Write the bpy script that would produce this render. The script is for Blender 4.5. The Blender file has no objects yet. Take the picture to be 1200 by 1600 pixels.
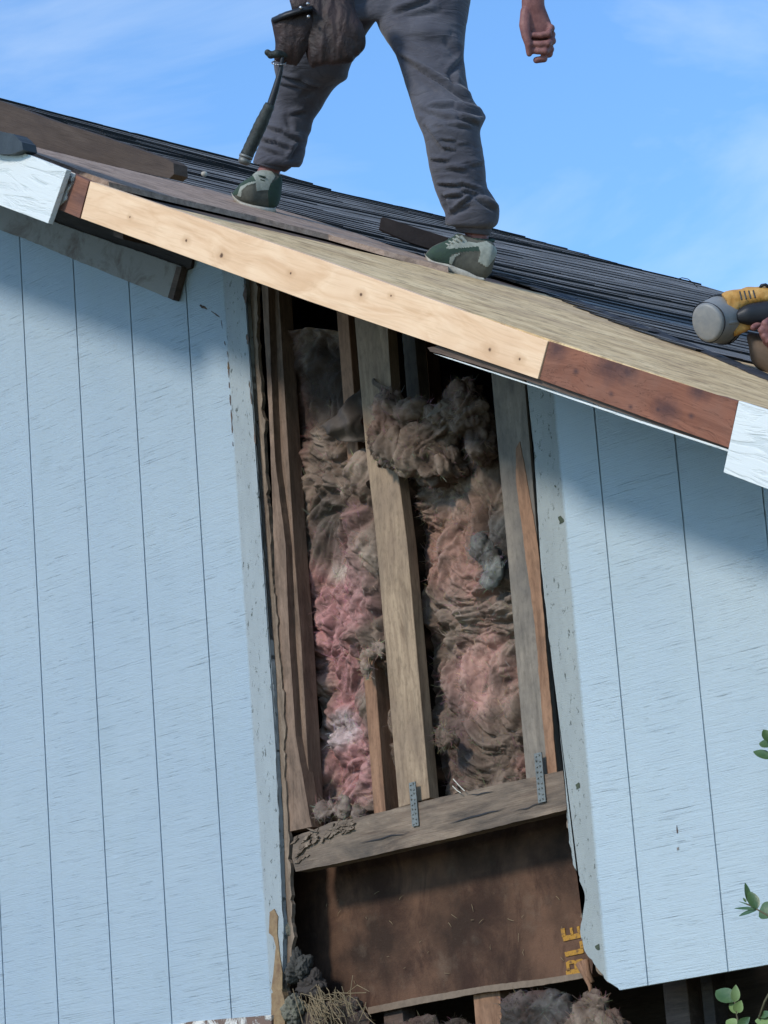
import bpy, bmesh, math, random
from mathutils import Vector, Matrix, noise
SC = bpy.context.scene
COL = SC.collection
PI = math.pi
rnd = random.Random(7)

# ------------------------------------------------------------------ camera
CAM = Vector((7.51857, -5.91426, -1.36558))
RX = Vector((0.685939, 0.723838, -0.0744686))
UP = Vector((0.226178, -0.114820, 0.967295))
FW = Vector((-0.691615, 0.680349, 0.242476))
F = 5080.0                                     # focal length in pixels of a 1200 x 1600 frame
cd = bpy.data.cameras.new('camera'); co = bpy.data.objects.new('camera', cd); COL.objects.link(co)
cd.sensor_fit = 'VERTICAL'; cd.sensor_height = 24.0; cd.lens = F / 1600 * 24.0
cd.clip_start = 0.1; cd.clip_end = 2000
m = Matrix((RX, UP, -FW)).transposed().to_4x4(); m.translation = CAM; co.matrix_world = m
SC.camera = co

# ------------------------------------------------------------------ light
SUN_EL = math.radians(34); SUN_DIR = Vector((0.0, -math.cos(SUN_EL), math.sin(SUN_EL))).normalized()
w = bpy.data.worlds.new('World'); SC.world = w; w.use_nodes = True
nt = w.node_tree; nt.nodes.clear()
sky = nt.nodes.new('ShaderNodeTexSky'); sky.sky_type = 'NISHITA'; sky.sun_disc = False
sky.sun_elevation = SUN_EL; sky.sun_rotation = math.atan2(SUN_DIR.x, SUN_DIR.y)
sky.altitude = 300; sky.air_density = 1.0; sky.dust_density = 0.3; sky.ozone_density = 2.5
bg = nt.nodes.new('ShaderNodeBackground'); bg.inputs[1].default_value = 0.142
out = nt.nodes.new('ShaderNodeOutputWorld')
tc = nt.nodes.new('ShaderNodeTexCoord')
mp = nt.nodes.new('ShaderNodeMapping'); mp.inputs['Scale'].default_value = (3.0, 3.0, 9.0); mp.inputs['Rotation'].default_value = (0.2, 0.5, 0.3)
nz = nt.nodes.new('ShaderNodeTexNoise'); nz.inputs['Scale'].default_value = 1.6; nz.inputs['Detail'].default_value = 7; nz.inputs['Roughness'].default_value = 0.55; nz.inputs['Distortion'].default_value = 0.6
rp_ = nt.nodes.new('ShaderNodeValToRGB'); rp_.color_ramp.elements[0].position = 0.44; rp_.color_ramp.elements[0].color = (0, 0, 0, 1)
rp_.color_ramp.elements[1].position = 0.80; rp_.color_ramp.elements[1].color = (0.62, 0.62, 0.62, 1)
mx = nt.nodes.new('ShaderNodeMixRGB'); mx.inputs[2].default_value = (6.5, 7.4, 8.2, 1)
tint = nt.nodes.new('ShaderNodeMixRGB'); tint.blend_type = 'MULTIPLY'; tint.inputs[0].default_value = 1; tint.inputs[2].default_value = (1.12, 1.50, 1.78, 1)
L_ = nt.links.new
L_(tc.outputs['Generated'], mp.inputs[0]); L_(mp.outputs[0], nz.inputs[0]); L_(nz.outputs[0], rp_.inputs[0])
L_(sky.outputs[0], tint.inputs[1]); L_(tint.outputs[0], mx.inputs[1]); L_(rp_.outputs[0], mx.inputs[0]); L_(mx.outputs[0], bg.inputs[0]); L_(bg.outputs[0], out.inputs[0])
sl = bpy.data.lights.new('sun', 'SUN'); sl.energy = 3.15; sl.angle = math.radians(8); sl.color = (1.0, 0.93, 0.83)
so = bpy.data.objects.new('sun', sl); COL.objects.link(so)
so.rotation_euler = SUN_DIR.to_track_quat('Z', 'Y').to_euler(); so.location = (0, -8, 8)
SC.view_settings.view_transform = 'Standard'; SC.view_settings.look = 'None'; SC.view_settings.exposure = 0.0; SC.view_settings.gamma = 1.0
SC.render.engine = 'CYCLES'

# ------------------------------------------------------------------ measuring helpers (photo point -> point on a real plane)
def ray(u, v): return RX * ((u - 600) / F) - UP * ((v - 800) / F) + FW
def onY(u, v, Y):
    d = ray(u, v); return CAM + d * ((Y - CAM.y) / d.y)
def atd(u, v, d): return CAM + ray(u, v) * d
H0, T = 2.26267, 0.542557
TH = math.atan(T)
def roofz(x): return H0 - T * x
def onR(u, v, off=0.0):
    d = ray(u, v); t = (H0 + off - T * CAM.x - CAM.z) / (d.z + T * d.x); return CAM + d * t
def toP(p):
    q = p - CAM; z = q.dot(FW); return 600 + F * q.dot(RX) / z, 800 - F * q.dot(UP) / z
YB = -0.50                                     # face of the rake boards
YF = 4.5                                       # far rake

# ------------------------------------------------------------------ object helpers
def tag(o, label=None, cat=None, group=None, kind=None):
    if label: o['label'] = label
    if cat: o['category'] = cat
    if group: o['group'] = group
    if kind: o['kind'] = kind
    return o
def empty(name, loc, label, cat, group=None):
    o = bpy.data.objects.new(name, None); COL.objects.link(o); o.location = loc; o.empty_display_size = 0.1
    bpy.context.view_layer.update()
    return tag(o, label, cat, group)
def link(name, me, mat, parent=None, mw=None):
    o = bpy.data.objects.new(name, me); COL.objects.link(o)
    if mat is not None:
        for k in (mat if isinstance(mat, (list, tuple)) else [mat]): me.materials.append(k)
    if parent is not None:
        o.parent = parent; o.matrix_parent_inverse = Matrix.Translation(-parent.location)
    if mw is not None:
        o.matrix_basis = mw
    return o
def meshof(bm, smooth=False):
    bmesh.ops.recalc_face_normals(bm, faces=bm.faces[:])
    me = bpy.data.meshes.new('m'); bm.to_mesh(me); bm.free()
    if smooth:
        for p in me.polygons: p.use_smooth = True
    return me
def frame(org, ang=0.0):
    """local x along the grain, rotated about world Y by ang (down to the right positive)"""
    M = Matrix.Rotation(ang, 4, 'Y'); M.translation = org; return M
def jag(poly, step, amp, seed=0, skip=()):
    out = []
    n = len(poly)
    for i in range(n):
        a, b = poly[i], poly[(i + 1) % n]
        out.append(a.copy())
        if i in skip: continue
        d = (b - a); k = int(d.length / step)
        nrm = Vector((-d.z, 0, d.x)).normalized() if d.length > 1e-6 else Vector()
        for j in range(1, k):
            p = a + d * (j / k)
            s = noise.noise(Vector((p.x * 13 + seed, p.z * 13, seed))) * 0.7 + noise.noise(Vector((p.x * 60, p.z * 60 + seed, 3.1))) * 0.6
            out.append(p + nrm * s * amp)
    return out
def slab(name, pts, thick, mat, parent=None, ang=0.0, bevel=0.0, back=Vector((0, 1, 0)), org=None, backmat=None):
    """a solid board: outline points in the world, given thickness along +Y"""
    org = org if org is not None else pts[0].copy()
    M = frame(org, ang); Mi = M.inverted()
    bm = bmesh.new()
    vs = [bm.verts.new(Mi @ p) for p in pts]
    f = bm.faces.new(vs)
    r = bmesh.ops.extrude_face_region(bm, geom=[f])
    bv = [g for g in r['geom'] if isinstance(g, bmesh.types.BMVert)]
    dv = (Mi.to_3x3() @ back) * thick
    bmesh.ops.translate(bm, verts=bv, vec=dv)
    tri = [f_ for f_ in bm.faces if len(f_.verts) > 4]
    bmesh.ops.triangulate(bm, faces=tri)
    o = link(name, meshof(bm), mat, parent, M)
    if bevel:
        b = o.modifiers.new('b', 'BEVEL'); b.width = bevel; b.segments = 2; b.limit_method = 'ANGLE'; b.angle_limit = math.radians(50)
    return o
def px(pts, Y):
    # boards that run out of the picture up the slope go on for three metres
    return [onY(u, v, Y) - (Vector((math.cos(TH), 0, -math.sin(TH))) * 3.0 if u < -55 else Vector()) for u, v in pts]
def box(bm, lo, hi):
    c = [Vector((x, y, z)) for x in (lo[0], hi[0]) for y in (lo[1], hi[1]) for z in (lo[2], hi[2])]
    v = [bm.verts.new(p) for p in c]
    for q in ((0, 1, 3, 2), (4, 6, 7, 5), (0, 4, 5, 1), (2, 3, 7, 6), (0, 2, 6, 4), (1, 5, 7, 3)):
        bm.faces.new([v[i] for i in q])
def ring_loft(bm, rings, cap=True):
    vr = [[bm.verts.new(p) for p in r] for r in rings]
    n = len(vr[0])
    for a, b in zip(vr, vr[1:]):
        for i in range(n): bm.faces.new((a[i], a[(i + 1) % n], b[(i + 1) % n], b[i]))
    if cap: bm.faces.new(vr[0][::-1]); bm.faces.new(vr[-1])
    return vr
def sup(a, e):
    c, s = math.cos(a), math.sin(a)
    return math.copysign(abs(c) ** (2 / e), c), math.copysign(abs(s) ** (2 / e), s)
def loft_px(bm, secs, n=28, e=2.0, cap=True):
    """secs: (ax, ay, bx, by, depth, halfdepth) -> a closed body whose rings span A-B and +-halfdepth away from the viewer line"""
    rings = []
    for ax, ay, bx, by, d, hd in secs:
        A, B = atd(ax, ay, d), atd(bx, by, d); c = (A + B) / 2; h = (B - A) / 2
        fwd = ray((ax + bx) / 2, (ay + by) / 2).normalized()
        rings.append([c + h * sup(2 * PI * i / n, e)[0] + fwd * hd * sup(2 * PI * i / n, e)[1] for i in range(n)])
    return ring_loft(bm, rings, cap)
def smooth_secs(secs, k=4):
    out = []
    for i in range(len(secs) - 1):
        p0 = secs[max(i - 1, 0)]; p1 = secs[i]; p2 = secs[i + 1]; p3 = secs[min(i + 2, len(secs) - 1)]
        for j in range(k):
            t = j / k
            out.append(tuple(0.5 * ((2 * b) + (-a + c) * t + (2 * a - 5 * b + 4 * c - d) * t * t + (-a + 3 * b - 3 * c + d) * t ** 3) for a, b, c, d in zip(p0, p1, p2, p3)))
    out.append(secs[-1]); return out
def tube(bm, pts, rad, n=10, cap=True):
    rings = []
    up0 = Vector((0.13, 0.27, 0.95))
    for i, p in enumerate(pts):
        t = (pts[min(i + 1, len(pts) - 1)] - pts[max(i - 1, 0)]).normalized()
        a = t.cross(up0)
        if a.length < 1e-3: a = t.cross(Vector((1, 0, 0)))
        a.normalize(); b = t.cross(a)
        r = rad[i] if isinstance(rad, (list, tuple)) else rad
        rings.append([p + (a * math.cos(2 * PI * k / n) + b * math.sin(2 * PI * k / n)) * r for k in range(n)])
    ring_loft(bm, rings, cap)
def ball(bm, c, r, seg=12, ax=None):
    mat = Matrix.Translation(c) @ Matrix.Diagonal((r[0], r[1], r[2], 1)) if isinstance(r, (tuple, list)) else Matrix.Translation(c) @ Matrix.Diagonal((r, r, r, 1))
    bmesh.ops.create_uvsphere(bm, u_segments=seg, v_segments=seg // 2 + 2, radius=1, matrix=mat)
def capsule(bm, pts, rad, n=10):
    tube(bm, pts, rad, n)
    r = rad if isinstance(rad, (list, tuple)) else [rad] * len(pts)
    for p, q in zip(pts, r): ball(bm, p, q, 10)
def fuse(bm, voxel, smooth=6):
    """melt overlapping closed shells into one continuous skin"""
    me = meshof(bm); o = bpy.data.objects.new('tmp', me); COL.objects.link(o)
    r = o.modifiers.new('r', 'REMESH'); r.mode = 'VOXEL'; r.voxel_size = voxel; r.use_smooth_shade = True
    s = o.modifiers.new('s', 'SMOOTH'); s.factor = 0.6; s.iterations = smooth
    bpy.context.view_layer.update()
    dg = bpy.context.evaluated_depsgraph_get()
    res = bpy.data.meshes.new_from_object(o.evaluated_get(dg), depsgraph=dg)
    bpy.data.objects.remove(o); bpy.data.meshes.remove(me)
    for p in res.polygons: p.use_smooth = True
    return res
def fbm(p, o=4): return noise.fractal(p, 1.0, 2.1, o)

# ------------------------------------------------------------------ materials
class MB:
    def __init__(s, name, rough=0.7, spec=0.3, metal=0.0):
        s.m = bpy.data.materials.new(name); s.m.use_nodes = True; s.t = s.m.node_tree
        s.b = s.t.nodes['Principled BSDF']; s.b.inputs['Roughness'].default_value = rough
        s.b.inputs['Specular IOR Level'].default_value = spec; s.b.inputs['Metallic'].default_value = metal
        s.c = s.t.nodes.new('ShaderNodeTexCoord'); s.cur = None; s.h = None
    def n(s, t, **k):
        x = s.t.nodes.new(t)
        for a, b in k.items(): x.inputs[a].default_value = b
        return x
    def l(s, a, b): s.t.links.new(a, b)
    def coord(s, scale=(1, 1, 1), rot=(0, 0, 0), which='Object', warp=0.0, loc=(0, 0, 0)):
        m_ = s.n('ShaderNodeMapping'); m_.inputs['Scale'].default_value = scale; m_.inputs['Rotation'].default_value = rot; m_.inputs['Location'].default_value = loc
        src = s.c.outputs[which]
        if warp:
            nz_ = s.n('ShaderNodeTexNoise', Scale=2.2, Detail=2.0)
            s.l(src, nz_.inputs['Vector'])
            sc = s.n('ShaderNodeVectorMath'); sc.operation = 'SCALE'; sc.inputs['Scale'].default_value = warp; s.l(nz_.outputs['Color'], sc.inputs[0])
            ad = s.n('ShaderNodeVectorMath'); ad.operation = 'ADD'; s.l(src, ad.inputs[0]); s.l(sc.outputs[0], ad.inputs[1]); src = ad.outputs[0]
        s.l(src, m_.inputs['Vector']); return m_.outputs[0]
    def noise(s, co_, scale=5.0, detail=5.0, rough=0.6, dist=0.0):
        x = s.n('ShaderNodeTexNoise', Scale=scale, Detail=detail, Roughness=rough, Distortion=dist); s.l(co_, x.inputs['Vector']); return x.outputs['Fac']
    def ramp(s, f, stops):
        r = s.n('ShaderNodeValToRGB'); e = r.color_ramp.elements
        while len(e) < len(stops): e.new(0.5)
        for i, (p, c) in enumerate(stops):
            e[i].position = p; e[i].color = (c, c, c, 1) if isinstance(c, (int, float)) else (*c, 1)
        s.l(f, r.inputs['Fac']); return r.outputs['Color']
    def base(s, c):
        if isinstance(c, tuple):
            r = s.n('ShaderNodeRGB'); r.outputs[0].default_value = (*c, 1); c = r.outputs[0]
        s.cur = c
    def mix(s, f, c, mode='MIX'):
        x = s.n('ShaderNodeMixRGB'); x.blend_type = mode
        if isinstance(f, (int, float)): x.inputs[0].default_value = f
        else: s.l(f, x.inputs[0])
        s.l(s.cur, x.inputs[1])
        if isinstance(c, tuple): x.inputs[2].default_value = (*c, 1)
        else: s.l(c, x.inputs[2])
        s.cur = x.outputs[0]
    def math(s, op, a, b=0.0, clamp=False):
        x = s.n('ShaderNodeMath'); x.operation = op; x.use_clamp = clamp
        for i, q in enumerate((a, b)):
            if isinstance(q, (int, float)): x.inputs[i].default_value = q
            else: s.l(q, x.inputs[i])
        return x.outputs[0]
    def height(s, f, k):
        y = s.math('MULTIPLY', f, k); s.h = y if s.h is None else s.math('ADD', s.h, y)
    def spot(s, pt, r, soft=0.5, stretch=(1, 1, 1), nzv=None, amp=0.0):
        m_ = s.n('ShaderNodeMapping'); m_.vector_type = 'POINT'
        m_.inputs['Location'].default_value = [-pt[i] * stretch[i] for i in range(3)]; m_.inputs['Scale'].default_value = stretch
        s.l(s.c.outputs['Object'], m_.inputs['Vector'])
        ln = s.n('ShaderNodeVectorMath'); ln.operation = 'LENGTH'; s.l(m_.outputs[0], ln.inputs[0]); d = ln.outputs['Value']
        if nzv is not None: d = s.math('ADD', d, s.math('MULTIPLY', s.math('SUBTRACT', nzv, 0.5), amp))
        q = s.n('ShaderNodeMapRange'); q.inputs['From Min'].default_value = r * (1 - soft); q.inputs['From Max'].default_value = r * (1 + soft)
        q.inputs['To Min'].default_value = 1; q.inputs['To Max'].default_value = 0; s.l(d, q.inputs['Value']); return q.outputs['Result']
    def done(s, bump=1.0, dist=0.01, rough=None):
        s.l(s.cur, s.b.inputs['Base Color'])
        if s.h is not None:
            b = s.n('ShaderNodeBump', Strength=bump, Distance=dist); s.l(s.h, b.inputs['Height']); s.l(b.outputs[0], s.b.inputs['Normal'])
        if rough is not None: s.l(rough, s.b.inputs['Roughness'])
        return s.m

def wood(name, c1, c2, c3=None, dirt=0.0, dcol=(0.03, 0.025, 0.02), knots=(), grain=1.0, bump=0.6, rough=0.8, axis='X', seed=0.0, warp=0.05):
    b = MB(name, rough, 0.2)
    sc = (3.0, 26.0, 26.0) if axis == 'X' else (26.0, 26.0, 3.0)
    co1 = b.coord(sc, warp=warp, loc=(seed, seed * 2, 0))
    g = b.noise(co1, 1.6 * grain, 6, 0.65, 0.8)
    fine = b.noise(b.coord((sc[0] * 1.5, sc[1] * 6, sc[2] * 6), loc=(seed, 0, 0)), 2.0, 4, 0.7)
    b.base(b.ramp(g, [(0.30, c1), (0.62, c2)]))
    if c3: b.mix(b.ramp(b.noise(b.coord((1, 1, 1), loc=(seed, 3, 1)), 4.0, 5, 0.6), [(0.42, 0.0), (0.66, 1.0)]), c3)
    b.mix(b.ramp(fine, [(0.30, 0.42), (0.52, 0.0)]), tuple(x * 0.45 for x in c1))
    if dirt: 
        dn = b.noise(b.coord((2, 7, 7) if axis == 'X' else (7, 7, 2), loc=(seed * 3, 1, 2)), 2.4, 6, 0.68, 0.5)
        b.mix(b.ramp(dn, [(0.52 - 0.25 * dirt, 0.0), (0.72, min(1.0, 0.35 + dirt))]), dcol)
    nzv = b.noise(b.coord((1, 1, 1)), 60, 3)
    for kx, kz, r in knots:
        b.mix(b.spot((kx, 0, kz), r * 2.2, 0.7, (0.7, 0.02, 1.0), nzv, r * 1.2), tuple(0.75 * x * y for x, y in zip(c1, (0.9, 0.7, 0.5))))
        b.mix(b.spot((kx, 0, kz), r, 0.35, (0.9, 0.02, 1.0), nzv, r * 0.8), (0.07, 0.035, 0.015))
    b.height(g, 0.4); b.height(fine, 0.5)
    return b.done(bump, 0.004)

def siding_mat(name, base, strip, x0, x1, seed=0.0):
    b = MB(name, 0.62, 0.3)
    big = b.noise(b.coord((1, 1, 1), loc=(seed, 0, 0)), 1.8, 4, 0.6)
    saw = b.noise(b.coord((6, 1, 340), warp=0.0012, loc=(seed, 0, 0)), 1.0, 3.0, 0.75, 0.0)
    saw2 = b.noise(b.coord((2.2, 1, 260), warp=0.002, loc=(seed, 0, 3)), 1.0, 2.5, 0.7, 0.0)
    patch = b.noise(b.coord((1, 1, 1), loc=(seed, 0, 4)), 5.5, 3, 0.6)
    grit = b.noise(b.coord((1, 1, 1.8)), 230, 4, 0.7)
    lump = b.noise(b.coord((1, 1, 1.6)), 55, 4, 0.65, 0.6)
    vert = b.noise(b.coord((60, 1, 3), loc=(seed, 0, 9)), 1.0, 3, 0.6)
    b.base(base)
    b.mix(b.ramp(big, [(0.35, 0.0), (0.68, 0.6)]), tuple(x * y for x, y in zip(base, (0.86, 0.90, 0.95))))
    b.mix(b.ramp(b.noise(b.coord((2.5, 1, 0.6), loc=(seed, 0, 6)), 3, 5, 0.65), [(0.5, 0.0), (0.75, 0.35)]), tuple(x * y for x, y in zip(base, (0.86, 0.88, 0.84))))
    scr = b.math('MAXIMUM', b.ramp(saw, [(0.28, 1.0), (0.38, 0.0)]), b.ramp(saw2, [(0.29, 1.0), (0.33, 0.0)]))
    scm = b.math('MULTIPLY', scr, b.ramp(patch, [(0.38, 0.15), (0.60, 1.0)]))
    b.mix(b.math('MULTIPLY', scm, 0.13), tuple(x * 0.6 for x in base))
    # dirtier band where a trim board used to be
    sx = b.n('ShaderNodeSeparateXYZ'); b.l(b.c.outputs['Object'], sx.inputs[0])
    wob = b.math('MULTIPLY', b.math('SUBTRACT', b.noise(b.coord((3, 1, 40)), 1, 4, 0.8), 0.5), 0.010)
    xx = b.math('ADD', sx.outputs['X'], wob)
    mr = b.n('ShaderNodeMapRange'); mr.inputs['From Min'].default_value = x0; mr.inputs['From Max'].default_value = x1; b.l(xx, mr.inputs['Value'])
    band = mr.outputs['Result']
    keep = b.cur
    b.base(strip); b.mix(b.ramp(b.noise(b.coord((6, 1, 2)), 3.0, 6, 0.7), [(0.4, 0.0), (0.75, 0.6)]), tuple(x * 0.72 for x in strip))
    mil = b.noise(b.coord((2.2, 1, 1), loc=(seed * 2, 0, 1)), 30, 6, 0.78, 0.4)
    b.mix(b.ramp(mil, [(0.585, 0.0), (0.63, 0.9)]), (0.05, 0.06, 0.05))
    st = b.cur; b.cur = keep
    b.mix(band, st)
    spk = b.noise(b.coord((1.2, 1, 1), loc=(seed, 0, 7)), 42, 4, 0.7)
    b.mix(b.ramp(spk, [(0.735, 0.0), (0.76, 0.75)]), (0.08, 0.09, 0.08))
    sup_ = b.math('SUBTRACT', 1.0, b.math('MULTIPLY', band, 0.8))
    b.height(b.math('MULTIPLY', scm, sup_), -0.55); b.height(grit, 0.5); b.height(b.math('MULTIPLY', lump, sup_), 0.30); b.height(vert, 0.12)
    b.height(b.math('MULTIPLY', saw, sup_), 0.45); b.height(b.math('MULTIPLY', saw2, sup_), 0.4)
    return b.done(0.75, 0.005)

M_SID_L = siding_mat('blue siding paint', (0.335, 0.410, 0.465), (0.295, 0.335, 0.35), 0.922, 0.930, 0.0)
M_SID_R = siding_mat('blue siding paint pale', (0.405, 0.485, 0.530), (0.29, 0.32, 0.315), 2.160, 2.150, 5.0)
M_SID_PLAIN = siding_mat('blue siding plain', (0.40, 0.51, 0.60), (0.3, 0.35, 0.37), 90, 91, 2.0)
M_PINE = wood('new pine', (0.60, 0.40, 0.235), (0.76, 0.56, 0.36), (0.70, 0.50, 0.31), knots=(), bump=0.25, rough=0.65, seed=1.0, warp=0.12)
M_REDW = wood('aged reddish wood', (0.15, 0.065, 0.042), (0.25, 0.115, 0.075), (0.19, 0.095, 0.07), dirt=0.30, dcol=(0.05, 0.035, 0.04), seed=3.0, bump=0.5)
M_OLDB = wood('old dark board', (0.085, 0.06, 0.048), (0.14, 0.10, 0.08), dirt=0.35, seed=5.0)
M_PLANK = wood('grey brown plank', (0.055, 0.040, 0.032), (0.085, 0.064, 0.052), dirt=0.25, dcol=(0.04, 0.03, 0.028), seed=7.0, grain=0.6)
M_SHEATH = wood('old sheathing', (0.24, 0.165, 0.12), (0.42, 0.31, 0.24), dirt=0.25, seed=2.0)
M_STUD = wood('framing stud', (0.17, 0.115, 0.075), (0.36, 0.265, 0.175), (0.23, 0.165, 0.115), dirt=0.22, dcol=(0.10, 0.075, 0.055), axis='Z', seed=4.0)
M_STUDR = wood('grey stained stud', (0.16, 0.135, 0.108), (0.26, 0.22, 0.175), (0.13, 0.115, 0.10), dirt=0.22, dcol=(0.07, 0.062, 0.055), axis='Z', seed=9.0)
M_STUDB = wood('orange brown stud', (0.17, 0.09, 0.053), (0.29, 0.165, 0.10), dirt=0.12, axis='Z', seed=6.0)
M_STUDD = wood('rotting stud', (0.13, 0.085, 0.06), (0.24, 0.165, 0.12), dirt=0.35, axis='Z', seed=8.0, bump=0.9)
M_SILL = wood('weathered plate', (0.11, 0.075, 0.055), (0.27, 0.205, 0.15), (0.17, 0.13, 0.10), dirt=0.5, dcol=(0.05, 0.045, 0.04), seed=11.0, bump=1.0)
M_PLYEDGE = wood('torn plywood edge', (0.12, 0.085, 0.06), (0.26, 0.20, 0.15), dirt=0.3, axis='Z', seed=12.0, bump=1.0)
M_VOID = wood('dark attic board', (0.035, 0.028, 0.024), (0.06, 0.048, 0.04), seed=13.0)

def simple(name, c, rough=0.7, nscale=20.0, namp=0.3, bump=0.3, spec=0.3, metal=0.0, c2=None, stretch=(1, 1, 1), dist=0.004):
    b = MB(name, rough, spec, metal)
    n1 = b.noise(b.coord(stretch), nscale, 6, 0.65)
    b.base(c); b.mix(b.ramp(n1, [(0.35, 0.0), (0.7, 1.0)]), c2 if c2 else tuple(x * (1 - namp) for x in c))
    b.height(n1, 0.6); b.height(b.noise(b.coord(stretch), nscale * 6, 4, 0.7), 0.4)
    return b.done(bump, dist)

def white_board_mat(name='embossed white board'):
    b = MB(name, 0.5, 0.35)
    g = b.noise(b.coord((3.0, 30, 30), warp=0.10), 1.2, 4, 0.6, 1.5)
    b.base((0.60, 0.63, 0.62)); b.mix(b.ramp(g, [(0.36, 0.5), (0.46, 0.0)]), (0.42, 0.47, 0.47))
    fine = b.noise(b.coord((4, 90, 90)), 1.5, 4, 0.7)
    b.height(b.ramp(g, [(0.35, 0.0), (0.5, 1.0)]), 0.7); b.height(fine, 0.35)
    return b.done(0.6, 0.004)
M_WHITE = white_board_mat()
def peel_mat():
    b = MB('peeling white paint', 0.7, 0.2)
    n1 = b.noise(b.coord((1, 1, 1)), 14, 8, 0.7, 0.6)
    b.base((0.62, 0.60, 0.56)); b.mix(b.ramp(n1, [(0.50, 0.0), (0.56, 1.0)]), (0.15, 0.10, 0.08))
    b.height(b.ramp(n1, [(0.48, 1.0), (0.56, 0.0)]), 1.0); return b.done(0.8, 0.004)
M_PEEL = peel_mat()
def frieze_mat():
    b = MB('dirty peeling frieze', 0.8, 0.2)
    n1 = b.noise(b.coord((1, 1, 1)), 9, 8, 0.68, 0.5)
    b.base((0.25, 0.245, 0.23)); b.mix(b.ramp(n1, [(0.50, 0.0), (0.66, 0.85)]), (0.13, 0.10, 0.085))
    b.height(n1, 1.0); return b.done(0.8, 0.006)
M_FRIEZE = frieze_mat()
def ply_mat():
    b = MB('roof plywood', 0.8, 0.15)
    # grain follows the rake
    M = b.coord((0.9, 1.9, 1.9), rot=(0, TH, 0), which='Object', warp=0.10)
    g = b.noise(M, 3.2, 7, 0.68, 0.7)
    fine = b.noise(b.coord((3.5, 9, 9), rot=(0, TH, 0), warp=0.05), 2.2, 6, 0.8)
    b.base(b.ramp(g, [(0.34, (0.40, 0.27, 0.14)), (0.50, (0.60, 0.43, 0.23)), (0.66, (0.74, 0.56, 0.32))]))
    b.mix(b.ramp(fine, [(0.38, 0.8), (0.50, 0.0)]), (0.24, 0.16, 0.085))
    b.mix(b.ramp(b.noise(b.coord((1, 1, 1)), 2.3, 5, 0.6), [(0.5, 0.0), (0.75, 0.5)]), (0.36, 0.26, 0.17))
    b.height(fine, 1.0); b.height(g, 0.5); return b.done(0.35, 0.004)
M_PLY = ply_mat()
def shingle_mat():
    b = MB('asphalt shingle', 0.9, 0.2)
    at = b.n('ShaderNodeVertexColor'); at.layer_name = 'Col'
    b.base((0.5, 0.5, 0.5)); b.mix(1.0, at.outputs['Color'])
    gr = b.noise(b.coord((1, 1, 1)), 900, 2, 0.6)
    b.mix(b.ramp(gr, [(0.42, 0.6), (0.62, 0.0)]), (0.012, 0.013, 0.015))
    b.mix(b.ramp(b.noise(b.coord((1, 1, 1)), 3.0, 5, 0.6), [(0.50, 0.0), (0.75, 0.5)]), (0.05, 0.055, 0.055))
    b.height(gr, 1.0); return b.done(0.8, 0.003)
M_SHING = shingle_mat()
M_FELT = simple('black felt', (0.016, 0.017, 0.02), 0.75, 12, 0.3, 0.6, c2=(0.035, 0.035, 0.04))
M_METALG = simple('galvanised plate', (0.20, 0.21, 0.20), 0.55, 40, 0.4, 0.4, metal=0.5)
M_GROUND = simple('yard soil and grass', (0.12, 0.13, 0.06), 0.95, 1.2, 0.4, 0.5, c2=(0.16, 0.12, 0.08))
def fibre_mat():
    b = MB('brown fibreboard', 0.85, 0.15)
    g = b.noise(b.coord((1, 1, 1)), 3.5, 6, 0.62)
    b.base(b.ramp(g, [(0.38, (0.035, 0.021, 0.015)), (0.62, (0.125, 0.068, 0.043))]))
    b.mix(b.ramp(b.noise(b.coord((1, 1, 1), loc=(4, 0, 0)), 8, 7, 0.7), [(0.55, 0.0), (0.75, 0.5)]), (0.15, 0.115, 0.085))
    f2 = b.noise(b.coord((1, 1, 1)), 120, 4, 0.7)
    b.mix(b.ramp(f2, [(0.60, 0.0), (0.80, 0.45)]), (0.17, 0.12, 0.085))
    b.mix(b.ramp(b.noise(b.coord((1.4, 1, 0.8), loc=(9, 0, 2)), 4.5, 7, 0.72, 0.8), [(0.48, 0.0), (0.62, 0.8)]), (0.035, 0.018, 0.013))
    b.height(g, 0.6); b.height(f2, 0.6); return b.done(0.7, 0.005)
M_FIBRE = fibre_mat()
def paint_mat():
    b = MB('worn yellow stencil', 0.7, 0.2)
    b.base((0.36, 0.185, 0.03)); b.mix(b.ramp(b.noise(b.coord((1, 1, 1)), 75, 6, 0.8), [(0.50, 0.0), (0.60, 0.9)]), (0.12, 0.065, 0.03)); return b.done()
M_YEL = paint_mat()
def ins_mat(name):
    b = MB(name, 1.0, 0.05)
    at = b.n('ShaderNodeVertexColor'); at.layer_name = 'Col'
    b.base((0, 0, 0)); b.mix(1.0, at.outputs['Color'])
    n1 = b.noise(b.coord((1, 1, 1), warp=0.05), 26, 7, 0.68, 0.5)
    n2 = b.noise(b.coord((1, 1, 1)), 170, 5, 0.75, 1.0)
    b.mix(b.ramp(n1, [(0.34, 0.55), (0.50, 0.0)]), (0.07, 0.048, 0.038))  # dips mixed darker, crease shade carried in the colour
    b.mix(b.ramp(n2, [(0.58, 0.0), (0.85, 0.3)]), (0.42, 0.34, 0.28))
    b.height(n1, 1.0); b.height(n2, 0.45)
    b.b.inputs['Subsurface Weight'].default_value = 0.0
    return b.done(0.75, 0.012)
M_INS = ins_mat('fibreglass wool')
M_KRAFT = simple('kraft paper', (0.085, 0.065, 0.05), 0.7, 18, 0.4, 0.5, c2=(0.045, 0.035, 0.03))
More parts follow.
